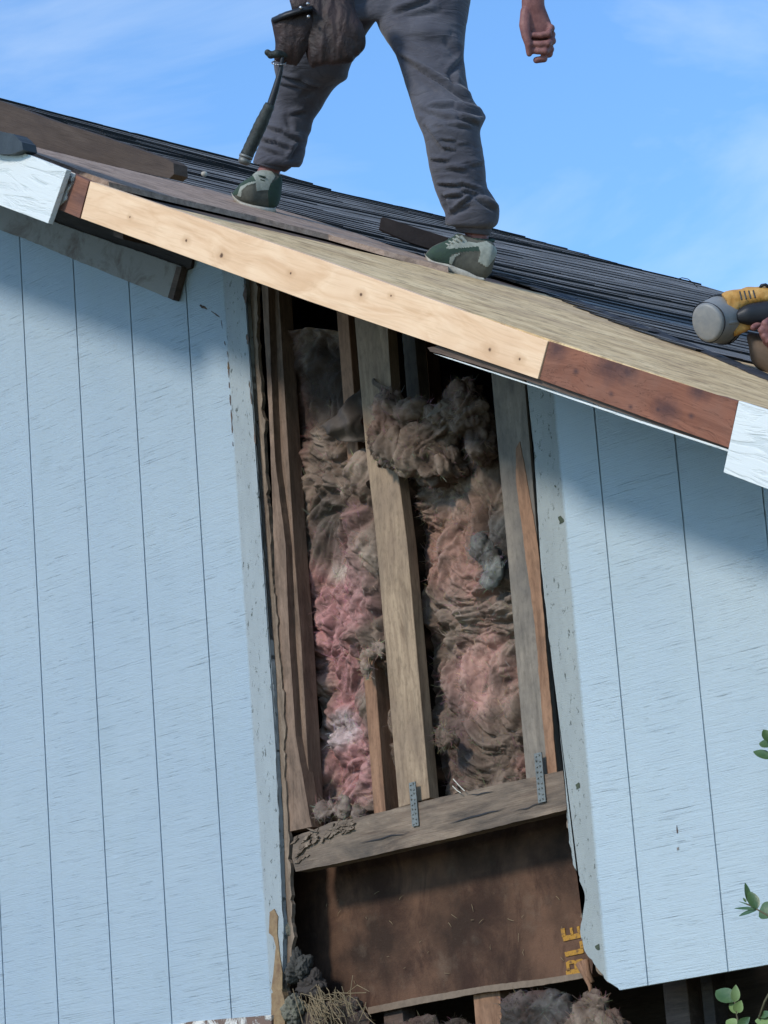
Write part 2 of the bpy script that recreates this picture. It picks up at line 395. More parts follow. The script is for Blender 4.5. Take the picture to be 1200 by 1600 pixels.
def cloth_mat():
    b = MB('work trouser cloth', 0.85, 0.2)
    g = b.noise(b.coord((1, 1, 1)), 9, 6, 0.6)
    b.base(b.ramp(g, [(0.35, (0.054, 0.055, 0.070)), (0.65, (0.082, 0.083, 0.100))]))
    f2 = b.noise(b.coord((1, 1, 1)), 420, 3, 0.6)
    b.mix(b.ramp(b.noise(b.coord((1, 1, 1), loc=(3, 3, 0)), 22, 6, 0.7), [(0.60, 0.0), (0.78, 0.4)]), (0.16, 0.14, 0.14))
    cr = b.noise(b.coord((1.0, 1.0, 2.4), rot=(0.2, 0.35, 0), warp=0.08), 15, 4, 0.55, 1.2)
    b.height(f2, 0.12); b.height(g, 0.4); b.height(cr, 0.25)
    rg = b.noise(b.coord((0.8, 0.8, 2.6), rot=(0.15, 0.45, 0), warp=0.12), 9, 3, 0.5, 0.8)
    b.height(b.math('ABSOLUTE', b.math('SUBTRACT', rg, 0.5)), 2.4)
    b.b.inputs['Sheen Weight'].default_value = 0.15
    return b.done(0.5, 0.010)
M_CLOTH = cloth_mat()
M_SHIRT = simple('grey shirt cloth', (0.12, 0.13, 0.15), 0.9, 10, 0.3, 0.4)
def leather_mat():
    b = MB('worn tool leather', 0.55, 0.35)
    g = b.noise(b.coord((1, 1, 1)), 14, 7, 0.68, 0.5)
    b.base(b.ramp(g, [(0.36, (0.013, 0.009, 0.010)), (0.60, (0.040, 0.023, 0.021))]))
    b.mix(b.ramp(b.noise(b.coord((1, 1, 1), loc=(2, 5, 0)), 26, 6, 0.7), [(0.60, 0.0), (0.75, 0.35)]), (0.10, 0.05, 0.04))
    b.height(g, 1.0); b.height(b.noise(b.coord((1, 1, 1)), 110, 4), 0.3); return b.done(0.9, 0.010)
M_LEATH = leather_mat()
def skin_mat():
    b = MB('sun reddened skin', 0.6, 0.3)
    g = b.noise(b.coord((1, 1, 1)), 40, 5, 0.6)
    b.base(b.ramp(g, [(0.35, (0.15, 0.062, 0.060)), (0.65, (0.23, 0.105, 0.095))])); b.height(g, 0.5)
    b.height(b.noise(b.coord((1, 1, 1)), 160, 3), 0.3); return b.done(0.5, 0.003)
M_SKIN = skin_mat()
M_HAIR = simple('dark hair', (0.02, 0.015, 0.012), 0.6, 60)
M_SOLE = simple('dirty cream sole', (0.48, 0.45, 0.38), 0.8, 40, 0.35, 0.4, c2=(0.30, 0.27, 0.22))
M_SUEDE = simple('pale suede', (0.30, 0.32, 0.28), 0.9, 70, 0.3, 0.5, c2=(0.20, 0.22, 0.19))
M_SHOEG = simple('grey green shoe panel', (0.10, 0.10, 0.082), 0.85, 50, 0.35, 0.4)
M_SHOED = simple('dark shoe mesh', (0.030, 0.050, 0.042), 0.85, 60, 0.4, 0.6, c2=(0.035, 0.065, 0.042))
M_RUB = simple('black rubber grip', (0.013, 0.016, 0.015), 0.55, 60, 0.3, 0.8, c2=(0.04, 0.05, 0.045))
M_STEEL = simple('worn steel', (0.45, 0.46, 0.47), 0.35, 60, 0.4, 0.3, metal=1.0)
M_TGREY = simple('grey tool cap', (0.16, 0.17, 0.175), 0.5, 35, 0.3, 0.3, spec=0.4, c2=(0.22, 0.22, 0.21))
M_TYEL = simple('dusty yellow housing', (0.42, 0.20, 0.035), 0.5, 35, 0.4, 0.5, spec=0.4, c2=(0.50, 0.30, 0.09))
M_TBLK = simple('black overmould', (0.015, 0.018, 0.024), 0.45, 40, 0.3, 0.3)
M_LEAF = simple('glossy green leaf', (0.035, 0.080, 0.030), 0.35, 30, 0.35, 0.4, spec=0.5, c2=(0.06, 0.11, 0.04))
M_LEAFY = simple('pale young leaf', (0.17, 0.25, 0.085), 0.4, 30, 0.3, 0.3, spec=0.45)
M_STEM = simple('green brown stem', (0.10, 0.09, 0.05), 0.8, 60)
M_STRAW = simple('dry straw', (0.26, 0.20, 0.12), 0.9, 60, 0.4)
M_RUBBLE = simple('grey rubble', (0.10, 0.095, 0.08), 0.9, 30, 0.4, 0.8, c2=(0.17, 0.165, 0.12))
M_MUD = simple('crumbly mud', (0.12, 0.085, 0.065), 1.0, 60, 0.4, 1.0, c2=(0.20, 0.15, 0.115), dist=0.01)
M_TAN = simple('yellowed glue', (0.27, 0.19, 0.10), 0.7, 30, 0.5, 0.7, c2=(0.14, 0.08, 0.045))

# ------------------------------------------------------------------ ground
bm = bmesh.new(); box(bm, (-150, -150, -3.05), (150, 150, -3.0))
tag(link('ground', meshof(bm), M_GROUND), kind='structure')

# ------------------------------------------------------------------ gable wall
GW = empty('gable_wall', (1.3, 0, -0.7), 'light blue grooved wood gable wall with a tall opening cut down to its studs', 'wall')
SP = 0.254
def clip(poly, x, keep_right):
    out = []
    for i in range(len(poly)):
        a, b = poly[i], poly[(i + 1) % len(poly)]
        ia, ib = (a.x >= x) == keep_right, (b.x >= x) == keep_right
        if ia: out.append(a)
        if ia != ib: out.append(a.lerp(b, (x - a.x) / (b.x - a.x)))
    return out
def siding(poly, mat, n0, n1, label, th=0.014):
    bm = bmesh.new()
    def ext(pl, yf, yb):
        if len(pl) < 3: return
        a = [bm.verts.new(Vector((p.x, yf, p.z))) for p in pl]
        f = bm.faces.new(a)
        bb = [bm.verts.new(Vector((p.x, yb, p.z))) for p in pl]
        for i in range(len(a)):
            j = (i + 1) % len(a)
            bm.faces.new((a[i], a[j], bb[j], bb[i]))
        bm.faces.new(bb[::-1])
        bmesh.ops.triangulate(bm, faces=[f])
    g = 0.0028
    for n in range(n0, n1):
        s = clip(clip(poly, n * SP + g, True), (n + 1) * SP - g, False)
        ext(s, 0.0, th)
        s = clip(clip(poly, n * SP - g, True), n * SP + g, False)
        ext(s, 0.0042, th)
    o = link('siding_panel', meshof(bm), mat, GW); o['label'] = label
    return o
le = px([(383, 425), (386, 480), (392, 560), (399, 700), (406, 800), (413, 900), (421, 1000), (425, 1050), (431, 1180), (437, 1300), (440, 1400), (443, 1450), (441, 1520), (434, 1545), (436, 1580), (428, 1590)], 0)
lj = []
for i in range(len(le) - 1): 
    d = le[i + 1] - le[i]; k = max(1, int(d.length / 0.012))
    for j in range(k):
        p = le[i] + d * (j / k); lj.append(p + Vector((0.0035 * noise.noise(Vector((p.z * 30, 1, 0))) + 0.002 * noise.noise(Vector((p.z * 110, 5, 0))), 0, 0)))
zl = le[-1].z
left_poly = [Vector((-3.2, 0, roofz(-3.2) - 0.05))] + [Vector((lj[0].x, 0, roofz(lj[0].x) - 0.05))] + lj + [le[-1], Vector((-3.2, 0, zl))]
siding(left_poly, M_SID_L, -13, 5, 'blue siding left of the opening')
re = px([(822, 590), (834, 700), (845, 880), (858, 1000), (870, 1100), (881, 1205), (885, 1250), (887, 1290), (895, 1350), (905, 1370), (914, 1400), (911, 1430), (906, 1455), (911, 1478), (919, 1495), (935, 1515), (950, 1533), (968, 1547)], 0)
rj = []
for i in range(len(re) - 1):
    d = re[i + 1] - re[i]; k = max(1, int(d.length / 0.01)); amp = 0.0015 if i < 6 else 0.006
    for j in range(k):
        p = re[i] + d * (j / k); rj.append(p + Vector((amp * noise.noise(Vector((p.z * 40, 9, 0))) + amp * 0.7 * noise.noise(Vector((p.z * 130, 2, 0))), 0, 0)))
zr = re[-1].z
right_poly = rj + [re[-1], Vector((4.0, 0, zr + 0.004)), Vector((4.0, 0, roofz(4.0) - 0.05)), Vector((re[0].x, 0, roofz(re[0].x) - 0.05))]
siding(right_poly, M_SID_R, 7, 16, 'blue siding right of the opening, broken along its lower left edge')
# torn ply edge and backing strip along the left panel
bk = []
def shiftx(pts, dx, y): return [Vector((p.x + dx, y, p.z)) for p in pts]
edge = [p for p in lj if p.z > zl]
outer = []
for p in edge:
    wv = 0.020 + 0.010 * noise.noise(Vector((p.z * 5, 3, 3))) + 0.010 * noise.noise(Vector((p.z * 23, 3, 8))) + 0.006 * noise.noise(Vector((p.z * 90, 1, 8)))
    outer.append(Vector((p.x + max(0.006, wv), 0.0155, p.z)))
o = slab('backing_strip', [Vector((p.x - 0.02, 0.0155, p.z)) for p in edge] + outer[::-1], 0.012, M_PLYEDGE, GW)
edge = [p for p in rj if p.z < -0.02]
outer = []
for p in edge:
    k = min(1.0, (-0.02 - p.z) / 0.2)
    wv = 0.004 + k * (0.010 + 0.016 * noise.noise(Vector((p.z * 9, 13, 3))) + 0.012 * noise.noise(Vector((p.z * 40, 3, 8))) + 0.006 * noise.noise(Vector((p.z * 120, 1, 8))))
    outer.append(Vector((p.x - max(0.002, wv), 0.0155, p.z)))
slab('backing_strip', [Vector((p.x + 0.02, 0.0155, p.z)) for p in edge][::-1] + outer, 0.012, M_PLYEDGE, GW)
tan = px([(421, 1425), (428, 1420), (434, 1432), (433, 1460), (436, 1485), (441, 1520), (441, 1548), (430, 1560), (424, 1545), (428, 1510), (431, 1480), (427, 1464), (420, 1458)], -0.003)
slab('glue_residue', jag(tan, 0.006, 0.002, 4), 0.003, M_TAN, GW)['label'] = 'yellowed glue scar beside the opening'
tan = px([(424, 1552), (440, 1545), (447, 1570), (444, 1612), (423, 1612)], -0.004)
slab('glue_residue', jag(tan, 0.008, 0.004, 9), 0.02, M_TAN, GW)
# white trim at the foot of the left panel
def scar(pts, w_, Y=-0.0015, mat=None, parent=GW):
    bm = bmesh.new(); P_ = []
    for a, b in zip(pts, pts[1:]):
        A_, B_ = onY(*a, Y), onY(*b, Y); k = max(2, int((B_ - A_).length / 0.006)); P_ += [A_.lerp(B_, i / k) for i in range(k)]
    for i, p in enumerate(P_):
        w2 = w_ * max(0, 0.45 + 1.3 * noise.noise(Vector((p.x * 40, p.z * 40, 1.7))))
        if w2 < w_ * 0.2 or i == 0: pr = None; continue
        d = (p - P_[i - 1]).normalized(); n_ = Vector((-d.z, 0, d.x)) * w2; p = p + n_ * noise.noise(p * 90)
        cur = (bm.verts.new(p + n_), bm.verts.new(p - n_))
        if pr: bm.faces.new((pr[0], cur[0], cur[1], pr[1]))
        pr = cur
    return link('paint_crack', meshof(bm), mat or M_OLDB, parent)
scar([(310, 476), (330, 486), (345, 497)], 0.0035); scar([(345, 497), (350, 530), (356, 555), (358, 600), (362, 660), (364, 700)], 0.0025)
scar([(382, 440), (384, 500), (389, 560)], 0.006); scar([(389, 590), (396, 660), (402, 720)], 0.003)
scar([(355, 552), (357, 580)], 0.006, mat=M_TAN)
scar([(1057, 1285), (1059, 1306)], 0.0022); scar([(1058, 1320), (1060, 1332)], 0.005, mat=M_FRIEZE)
for q in ((945, 1388), (950, 1389), (955, 1390), (960, 1391), (962, 1398), (968, 1399), (948, 1396)): scar([(q[0], q[1] - 4), (q[0] + 1, q[1] + 4)], 0.0022)
for q in ((903, 1228, 7), (873, 795, 8), (876, 812, 9), (868, 760, 5), (935, 1480, 8)): scar([(q[0] - 3, q[1] - q[2]), (q[0] + 2, q[1] + q[2])], 0.007, mat=simple('mildew', (0.06, 0.075, 0.05), 0.9, 50))
tr = [onY(255, 1604, -0.012), onY(300, 1596, -0.012), onY(424, 1586, -0.012), onY(424, 1640, -0.012), Vector((-3.0, -0.012, onY(424, 1640, -0.012).z)), Vector((-3.0, -0.012, zl - 0.004))]
slab('base_trim', tr, 0.02, M_PEEL, GW)['label'] = 'white peeling trim under the left siding'
# frieze board under the eaves
fz = px([(-60, 300), (283, 416), (269, 468), (200, 440), (33, 371), (-60, 333)], -0.024)
slab('frieze_board', jag(fz, 0.02, 0.003, 2), 0.022, M_FRIEZE, GW, ang=TH)['label'] = 'short dirty white board hugging the wall under the eaves'
slab('eave_shade_sheet', px([(-60, 262), (125, 328), (302, 394), (298, 418), (283, 424), (-60, 310)], -0.012), 0.01, M_VOID, GW, ang=TH)  # near-black sheet added on the wall to stand in for shade under the eaves
ed = px([(276, 416), (284, 417), (270, 469), (262, 465)], -0.027)
slab('frieze_end', ed, 0.024, M_OLDB, GW, ang=TH)

# framing
YS = 0.016
def zb(pts, Y=YS): return px(pts, Y)
def board(name, pts, Y, th, mat, parent=GW, ang=0.0, bev=0.002, ja=0.0, seed=0, label=None):
    P_ = px(pts, Y)
    if ja: P_ = jag(P_, 0.015, ja, seed)
    o = slab(name, P_, th, mat, parent, ang, 0 if ja else bev)
    if label: o['label'] = label
    return o
board('stud', [(548, 430), (601, 440), (617, 700), (636, 850), (671, 1247), (623, 1262), (588.6, 850), (571, 700)], YS, 0.036, M_STUD, label='centre stud, pale brown')
board('stud', [(765, 560), (818, 575), (840, 850), (870, 1210), (822.6, 1222), (791.5, 850)], YS, 0.036, M_STUDR, label='right stud, grey stained')
wn = px([(806, 700), (812, 690), (818, 720), (828, 780), (840, 850), (870, 1208), (855, 1211), (836, 980), (820, 860), (812, 800), (806, 750)], YS - 0.002)
slab('worn_edge', jag(wn, 0.012, 0.003, 12), 0.003, M_STUDB, GW)['label'] = 'bare orange edge of the right stud'
board('stud', [(408, 430), (418, 430), (425, 620), (430, 720), (446, 850), (452, 1000), (462, 1150), (487, 1292), (446, 1300), (436, 1120), (428, 850), (420, 640)], YS + 0.006, 0.04, M_STUDD, ja=0.002, seed=3, label='left stud, dark and rotting at its foot')
board('stud', [(416, 430), (434, 430), (446, 640), (459, 850), (470, 1000), (487, 1290), (470, 1295), (452, 1000), (440, 850), (430, 640)], YS + 0.03, 0.05, M_STUDD)
def vstud(u0, v0, w0, Y, th, mat, z0, z1, label=None):
    a = onY(u0, v0, Y); b = onY(u0 + w0, v0, Y)
    z1 = min(z1, roofz(b.x) - 0.10)
    o = slab('stud', [Vector((a.x, Y, z1)), Vector((b.x, Y, z1)), Vector((b.x, Y, z0)), Vector((a.x, Y, z0))], th, mat, GW, 0, 0.002)
    if label: o['label'] = label
    return o
zs = onY(600, 1275, 0.06).z
vstud(564, 1000, 18, 0.062, 0.06, M_STUDB, zs, 1.75, 'thin orange brown stud behind the left cavity')
vstud(634, 600, 20, 0.16, 0.04, M_STUDR, 0.95, 1.75)
vstud(662, 600, 8, 0.30, 0.05, M_STUDB, 0.2, 1.75)
# bottom plate
bp_ = [(459, 1308), (480, 1300), (489, 1297), (520, 1284), (553, 1279), (621, 1262), (700, 1243), (820, 1217), (884, 1203), (886, 1265), (700, 1310), (560, 1342), (462, 1362), (456, 1340)]
BPL = slab('bottom_plate', jag(px(bp_, 0.002), 0.014, 0.0022, 5), 0.045, M_SILL, GW); BPL['label'] = 'weathered grey brown plate under the studs'
bm = bmesh.new(); r2 = random.Random(12)
for k in range(70):
    u = r2.uniform(458, 552); vb = 1308 - (u - 458) * 0.30 + r2.uniform(-4, 46) * (1 - (u - 458) / 130)
    p = onY(u, vb, 0.004 - r2.uniform(0.0, 0.012)); ln = r2.uniform(.012, .05); a = r2.gauss(0.08, 0.25); d = Vector((math.cos(a), r2.uniform(-.15, .1), math.sin(a))); h = Vector((-d.z, 0, d.x)) * r2.uniform(.002, .006); t_ = Vector((0, 0.006, 0))
    q = [p - d * ln / 2, p - h, p + d * ln / 2 + h * .3, p + h]
    f1 = [bm.verts.new(x_) for x_ in q]; f2 = [bm.verts.new(x_ + t_) for x_ in q]
    bm.faces.new(f1); bm.faces.new(f2[::-1])
    for e in range(4): bm.faces.new((f1[e], f2[e], f2[(e + 1) % 4], f1[(e + 1) % 4]))
rot = link('rotten_wood', meshof(bm), M_PLYEDGE, BPL); rot['label'] = 'crumbling rotten end of the plate'
for a, b_, th_ in (((700, 1287), (790, 1262), .0022), ((560, 1318), (640, 1300), .0016), ((730, 1243), (775, 1236), .0014), ((800, 1268), (860, 1252), .0012)):
    bm = bmesh.new(); A_, B_ = onY(*a, -0.0005), onY(*b_, -0.0005); N_ = 14; top, bot = [], []
    for k in range(N_ + 1):
        t_ = k / N_; p = A_.lerp(B_, t_) + Vector((0, 0, 0.004 * noise.noise(Vector((t_ * 4 + a[0], 0, 0))))); w2 = th_ * math.sin(PI * max(.03, min(.97, t_)))
        top.append(bm.verts.new(p + Vector((0, 0, w2)))); bot.append(bm.verts.new(p - Vector((0, 0, w2))))
    for k in range(N_): bm.faces.new((top[k], top[k + 1], bot[k + 1], bot[k]))
    bmesh.ops.translate(bm, verts=bm.verts[:], vec=(0, 0, 0)); link('crack', meshof(bm), M_FELT, BPL)
def nail_plate(u0, v0, u1, v1, w_):
    bm = bmesh.new()
    a = onY(u0, v0, -0.0005); b = onY(u1, v1, -0.0005)
    x0, x1 = (a.x + b.x) / 2 - w_ / 2, (a.x + b.x) / 2 + w_ / 2
    box(bm, (x0, -0.003, b.z), (x1, 0.0, a.z))
    n = 9
    for i in range(n):
        for j in range(2):
            zc = b.z + (i + 0.5) / n * (a.z - b.z) + rnd.uniform(-.001, .001); xc = x0 + (0.28 + 0.44 * j) * w_
            t = 0.0028; s = 1 if (i + j) % 2 else -1
            v = [bm.verts.new(Vector(q)) for q in ((xc - t, -0.0032, zc - t * s), (xc + t, -0.0032, zc - t * 0.2 * s), (xc, -0.0068, zc + t * s), (xc - t * .4, -0.0034, zc + t * 1.3 * s))]
            for q in ((0, 1, 2), (1, 3, 2), (3, 0, 2)): bm.faces.new([v[k] for k in q])
    return link('nail_plate', meshof(bm), M_METALG, BPL)
nail_plate(646, 1222, 649, 1291, 0.024)
nail_plate(843, 1176, 846, 1254, 0.026)
# brown board below, its stencil and the dark space behind
rimp = [(440, 1300), (930, 1220), (935, 1400), (930, 1470), (925, 1524), (906, 1528), (850, 1537), (760, 1548), (660, 1566), (575, 1583), (560, 1560), (440, 1590)]
RIM = slab('rim_board', jag(px(rimp, 0.15), 0.02, 0.002, 31), 0.03, M_FIBRE, GW); RIM['label'] = 'dark brown fibre board below the plate'
bm = bmesh.new(); r2 = random.Random(44)
for k in range(26):
    u, v_ = r2.uniform(500, 880), r2.uniform(1395, 1540); q0 = onY(u, v_, 0.146); a = r2.uniform(-1.8, .9); ln = r2.uniform(.006, .03); d = Vector((math.cos(a), -.05, math.sin(a)))
    tube(bm, [q0, q0 + d * ln * .5 + Vector((r2.uniform(-.003, .003), -.002, 0)), q0 + d * ln], [.0005, .0008, .0004], 4)
link('clinging_fibres', meshof(bm), M_STRAW, RIM)
lip = px([(575, 1574), (660, 1557), (760, 1540), (850, 1529), (915, 1519), (922, 1526), (850, 1539), (760, 1550), (660, 1568), (575, 1585)], 0.142)
slab('rim_edge', jag(lip, 0.01, 0.002, 17), 0.010, simple('pale torn board edge', (0.20, 0.15, 0.11), 0.9, 40), RIM)
def strokes(name, segs, Y, mat, parent):
    bm = bmesh.new()
    for q in segs:
        pts = jag(px(q, Y), 0.005, 0.0006, rnd.random() * 9)
        a = [bm.verts.new(p) for p in pts]; f = bm.faces.new(a)
        r = bmesh.ops.extrude_face_region(bm, geom=[f]); bmesh.ops.translate(bm, verts=[g for g in r['geom'] if isinstance(g, bmesh.types.BMVert)], vec=(0, 0.002, 0))
    bmesh.ops.triangulate(bm, faces=bm.faces[:])
    return link(name, meshof(bm), mat, parent)
strokes('stencil_letter', [[(879, 1463), (907, 1457), (908, 1465), (880, 1471)], [(876, 1451), (882, 1450), (884, 1463), (878, 1464)], [(890, 1450), (894, 1449), (896, 1461), (892, 1462)], [(901, 1448), (905, 1447), (907, 1458), (903, 1459)]], 0.1475, M_YEL, RIM)
strokes('stencil_letter', [[(882, 1488), (911, 1481), (912, 1489), (884, 1495)], [(905, 1471), (910, 1470), (912, 1482), (907, 1483)]], 0.1475, M_YEL, RIM)
strokes('stencil_letter', [[(884, 1517), (913, 1510), (914, 1520), (885, 1527)], [(884, 1504), (888, 1501), (891, 1517), (886, 1518)], [(888, 1501), (896, 1500), (897, 1505), (889, 1507)], [(896, 1500), (900, 1502), (903, 1513), (898, 1514)], [(900, 1500), (908, 1498), (909, 1503), (901, 1505)], [(908, 1498), (912, 1500), (914, 1511), (910, 1512)]], 0.1475, M_YEL, RIM)
# inner lining of the bay and the rest of the walls, so that the attic is closed
bm = bmesh.new(); box(bm, (-3.2, 0.75, -3.0), (4.0, 0.79, 0.9)); link('inner_lining', meshof(bm), M_VOID, GW)
def plainwall(name, lo, hi): 
    bm = bmesh.new(); box(bm, lo, hi); return link(name, meshof(bm), M_SID_PLAIN, GW)
plainwall('side_wall', (3.96, 0.03, -3.0), (4.0, 4.3, 0.02)); plainwall('side_wall', (-3.24, 0.03, -3.0), (-3.2, 4.3, 3.9))
bm = bmesh.new(); box(bm, (-3.2, 0.02, -3.0), (0.78, 0.06, zl - 0.004)); link('lower_wall', meshof(bm), M_SID_PLAIN, GW)
bm = bmesh.new(); box(bm, (3.6, 0.02, -3.0), (4.0, 0.06, zr - 0.02)); link('lower_wall', meshof(bm), M_SID_PLAIN, GW)
bm = bmesh.new(); box(bm, (0.78, 0.02, -3.0), (3.6, 0.5, -1.35)); link('foundation', meshof(bm), M_RUBBLE, GW)
# lower framing seen under the brown board
for u, v, w_, mt in ((742, 1590, 42, M_STUDB), (600, 1600, 30, M_OLDB), (1040, 1590, 38, M_OLDB), (1100, 1590, 18, M_VOID)):
    a = onY(u, v, 0.16); b = onY(u + w_, v, 0.16)
    slab('stud', [Vector((a.x, 0.16, a.z + 0.35)), Vector((b.x, 0.16, a.z + 0.35)), Vector((b.x, 0.16, -1.4)), Vector((a.x, 0.16, -1.4))], 0.05, mt, GW, 0, 0.002)

# ------------------------------------------------------------------ roof
RF = empty('roof', (3.0, YB, roofz(3.0)), 'pitched roof with dark asphalt shingles, bare plywood and a patched rake edge', 'roof')
skp = [(-300, 70), (0, 155), (60, 173), (200, 207), (400, 259), (600, 326), (800, 366), (1000, 422), (1100, 447), (1200, 480)]
skd = sorted(((q.x, q.z - roofz(q.x)) for q in (onY(u, v, YF) for u, v in skp)))
def lerp_tab(tab, x):
    if x <= tab[0][0]: return tab[0][1]
    for (a, ya), (b, yb_) in zip(tab, tab[1:]):
        if x <= b: return ya + (yb_ - ya) * (x - a) / (b - a)
    return tab[-1][1]
def rp(x, y, off=0.0):
    """a point of the (slightly sagging) roof skin"""
    k = min(1.0, max(0.0, (y - 1.6) / (YF - 1.6))); k = k * k * (3 - 2 * k)
    return Vector((x, y, roofz(x) + off + lerp_tab(skd, x) * k))
back = [Vector((-3.2, 4.3, -3.0)), Vector((4.0, 4.3, -3.0))] + [rp(4.0 - 7.2 * i / 24, 4.3, -0.02) for i in range(25)]
slab('back_wall', back, 0.03, M_SID_PLAIN, GW)
XR, XE = -8.0, 4.35
# deck slab
bm = bmesh.new()
xs = [XR + (XE - XR) * i / 40 for i in range(41)]; ys = [YB + 0.04] + [1.0 + (YF - 1.0) * j / 14 for j in range(15)]
g = [[bm.verts.new(rp(x, y, -0.012)) for y in ys] for x in xs]; g2 = [[bm.verts.new(rp(x, y, -0.032)) for y in ys] for x in xs]
for i in range(40):
    for j in range(len(ys) - 1):
        bm.faces.new((g[i][j], g[i + 1][j], g[i + 1][j + 1], g[i][j + 1])); bm.faces.new((g2[i][j], g2[i][j + 1], g2[i + 1][j + 1], g2[i + 1][j]))
for i in range(40):
    bm.faces.new((g[i][0], g2[i][0], g2[i + 1][0], g[i + 1][0])); bm.faces.new((g[i][-1], g[i + 1][-1], g2[i + 1][-1], g2[i][-1]))
for j in range(len(ys) - 1):
    bm.faces.new((g[0][j], g[0][j + 1], g2[0][j + 1], g2[0][j])); bm.faces.new((g[-1][j], g2[-1][j], g2[-1][j + 1], g[-1][j + 1]))
link('roof_deck', meshof(bm), M_OLDB, RF)
# far slope
bm = bmesh.new()
a = [Vector((XR, YB, roofz(XR))), Vector((XR, YF, roofz(XR))), Vector((XR - 7, YF, roofz(XR) - 7 * T)), Vector((XR - 7, YB, roofz(XR) - 7 * T))]
v = [bm.verts.new(p) for p in a] + [bm.verts.new(p - Vector((0, 0, .03))) for p in a]
bm.faces.new(v[:4]); bm.faces.new(v[4:][::-1])
for i in range(4): bm.faces.new((v[i], v[(i + 1) % 4], v[4 + (i + 1) % 4], v[4 + i]))
link('far_slope', meshof(bm), M_FELT, RF)
# plywood sheet
def sheet(name, pts, off, th, mat, parent=RF):
    P_ = []
    for i in range(len(pts)):
        a, b = pts[i], pts[(i + 1) % len(pts)]
        k = max(1, int(math.hypot(a[0] - b[0], a[1] - b[1]) / 12))
        for j in range(k): P_.append((a[0] + (b[0] - a[0]) * j / k, a[1] + (b[1] - a[1]) * j / k))
    return P_
bord = [(-60, 196), (100, 244), (230, 275), (330, 299), (450, 346), (560, 375), (690, 411), (800, 436), (870, 458), (1000, 512), (1100, 548), (1200, 590), (1300, 632)]
def bord_y(x):
    return 1.0
# shingle courses: real steps running across the slope (along Y), tabs of laminated shingle
bt = sorted((onR(u, v).x, onR(u, v).y) for u, v in bord[4:])
NY = 0.98
cb = bmesh.new(); cl = cb.loops.layers.float_color.new('Col')
dxs = 0.142 * math.cos(TH)
x = XE
ci = 0
er = Vector((math.cos(TH), 0, -math.sin(TH))); nr = Vector((math.sin(TH), 0, math.cos(TH)))
def quad(vs, col):
    f = cb.faces.new([cb.verts.new(p) for p in vs])
    for lp in f.loops: lp[cl] = (*col, 1)
while x > XR:
    lo_, hi_ = 0.0, 3.4
    for it in range(24):
        md = (lo_ + hi_) / 2; uu, vv = toP(rp(x, md, 0.004))
        if vv > lerp_tab(bord, uu) + 2: lo_ = md
        else: hi_ = md
    y = hi_ + 0.03 * noise.noise(Vector((x * 5, 4, 9)))
    tone = rnd.uniform(0.8, 1.2); y00 = y; tc0 = rnd.choice((0.0035, 0.005, 0.005, 0.006, 0.009))
    while y < YF:
        y2 = min(YF, y + (0.20 if y > y00 else 0.07 + 0.13 * (ci % 2)))
        t = tc0 + rnd.uniform(-.0012, .0012) + 0.002 * noise.noise(Vector((x * 3, y * 1.3, 0)))
        c = rnd.uniform(0.17, 0.29) * tone
        col = (c * 1.02, c * 1.0, c * 0.98)
        lo0, lo1 = rp(x, y), rp(x, y2); hi0, hi1 = rp(x - dxs - 0.02, y), rp(x - dxs - 0.02, y2)
        u_ = nr * t
        quad([lo0 + u_, lo1 + u_, hi1 + nr * 0.0015, hi0 + nr * 0.0015], col)
        quad([lo0 - nr * 0.001, lo1 - nr * 0.001, lo1 + u_, lo0 + u_], (0.03, 0.032, 0.036))
        quad([lo0 - nr * 0.001, lo0 + u_, hi0 + nr * 0.0015, hi0 - nr * 0.001], (0.02, 0.02, 0.02))
        quad([lo1 + u_, lo1 - nr * 0.001, hi1 - nr * 0.001, hi1 + nr * 0.0015], (0.02, 0.02, 0.02))
        y = y2 + 0.006
    x -= dxs; ci += 1
me = bpy.data.meshes.new('m'); cb.to_mesh(me); cb.free()
link('shingles', me, M_SHING, RF)['label'] = 'dark asphalt shingles in even courses'
# bare plywood over the near part of the slope
bm = bmesh.new()
px0 = onY(170, 291, YB).x
nx, ny = 60, 6
y1 = NY + 1.2
gg = []
for i in range(nx + 1):
    xx = px0 + (XE - px0) * i / nx; row = []
    for j in range(ny + 1):
        yy = (YB + 0.002) + (y1 - YB) * j / ny
        row.append(bm.verts.new(rp(xx, yy, -0.003)))
    gg.append(row)
for i in range(nx):
    for j in range(ny): bm.faces.new((gg[i][j], gg[i + 1][j], gg[i + 1][j + 1], gg[i][j + 1]))
r = bmesh.ops.extrude_face_region(bm, geom=bm.faces[:]); bmesh.ops.translate(bm, verts=[q for q in r['geom'] if isinstance(q, bmesh.types.BMVert)], vec=(0, 0, -0.009))
link('plywood_sheathing', meshof(bm), M_PLY, RF)['label'] = 'bare tan plywood along the rake'
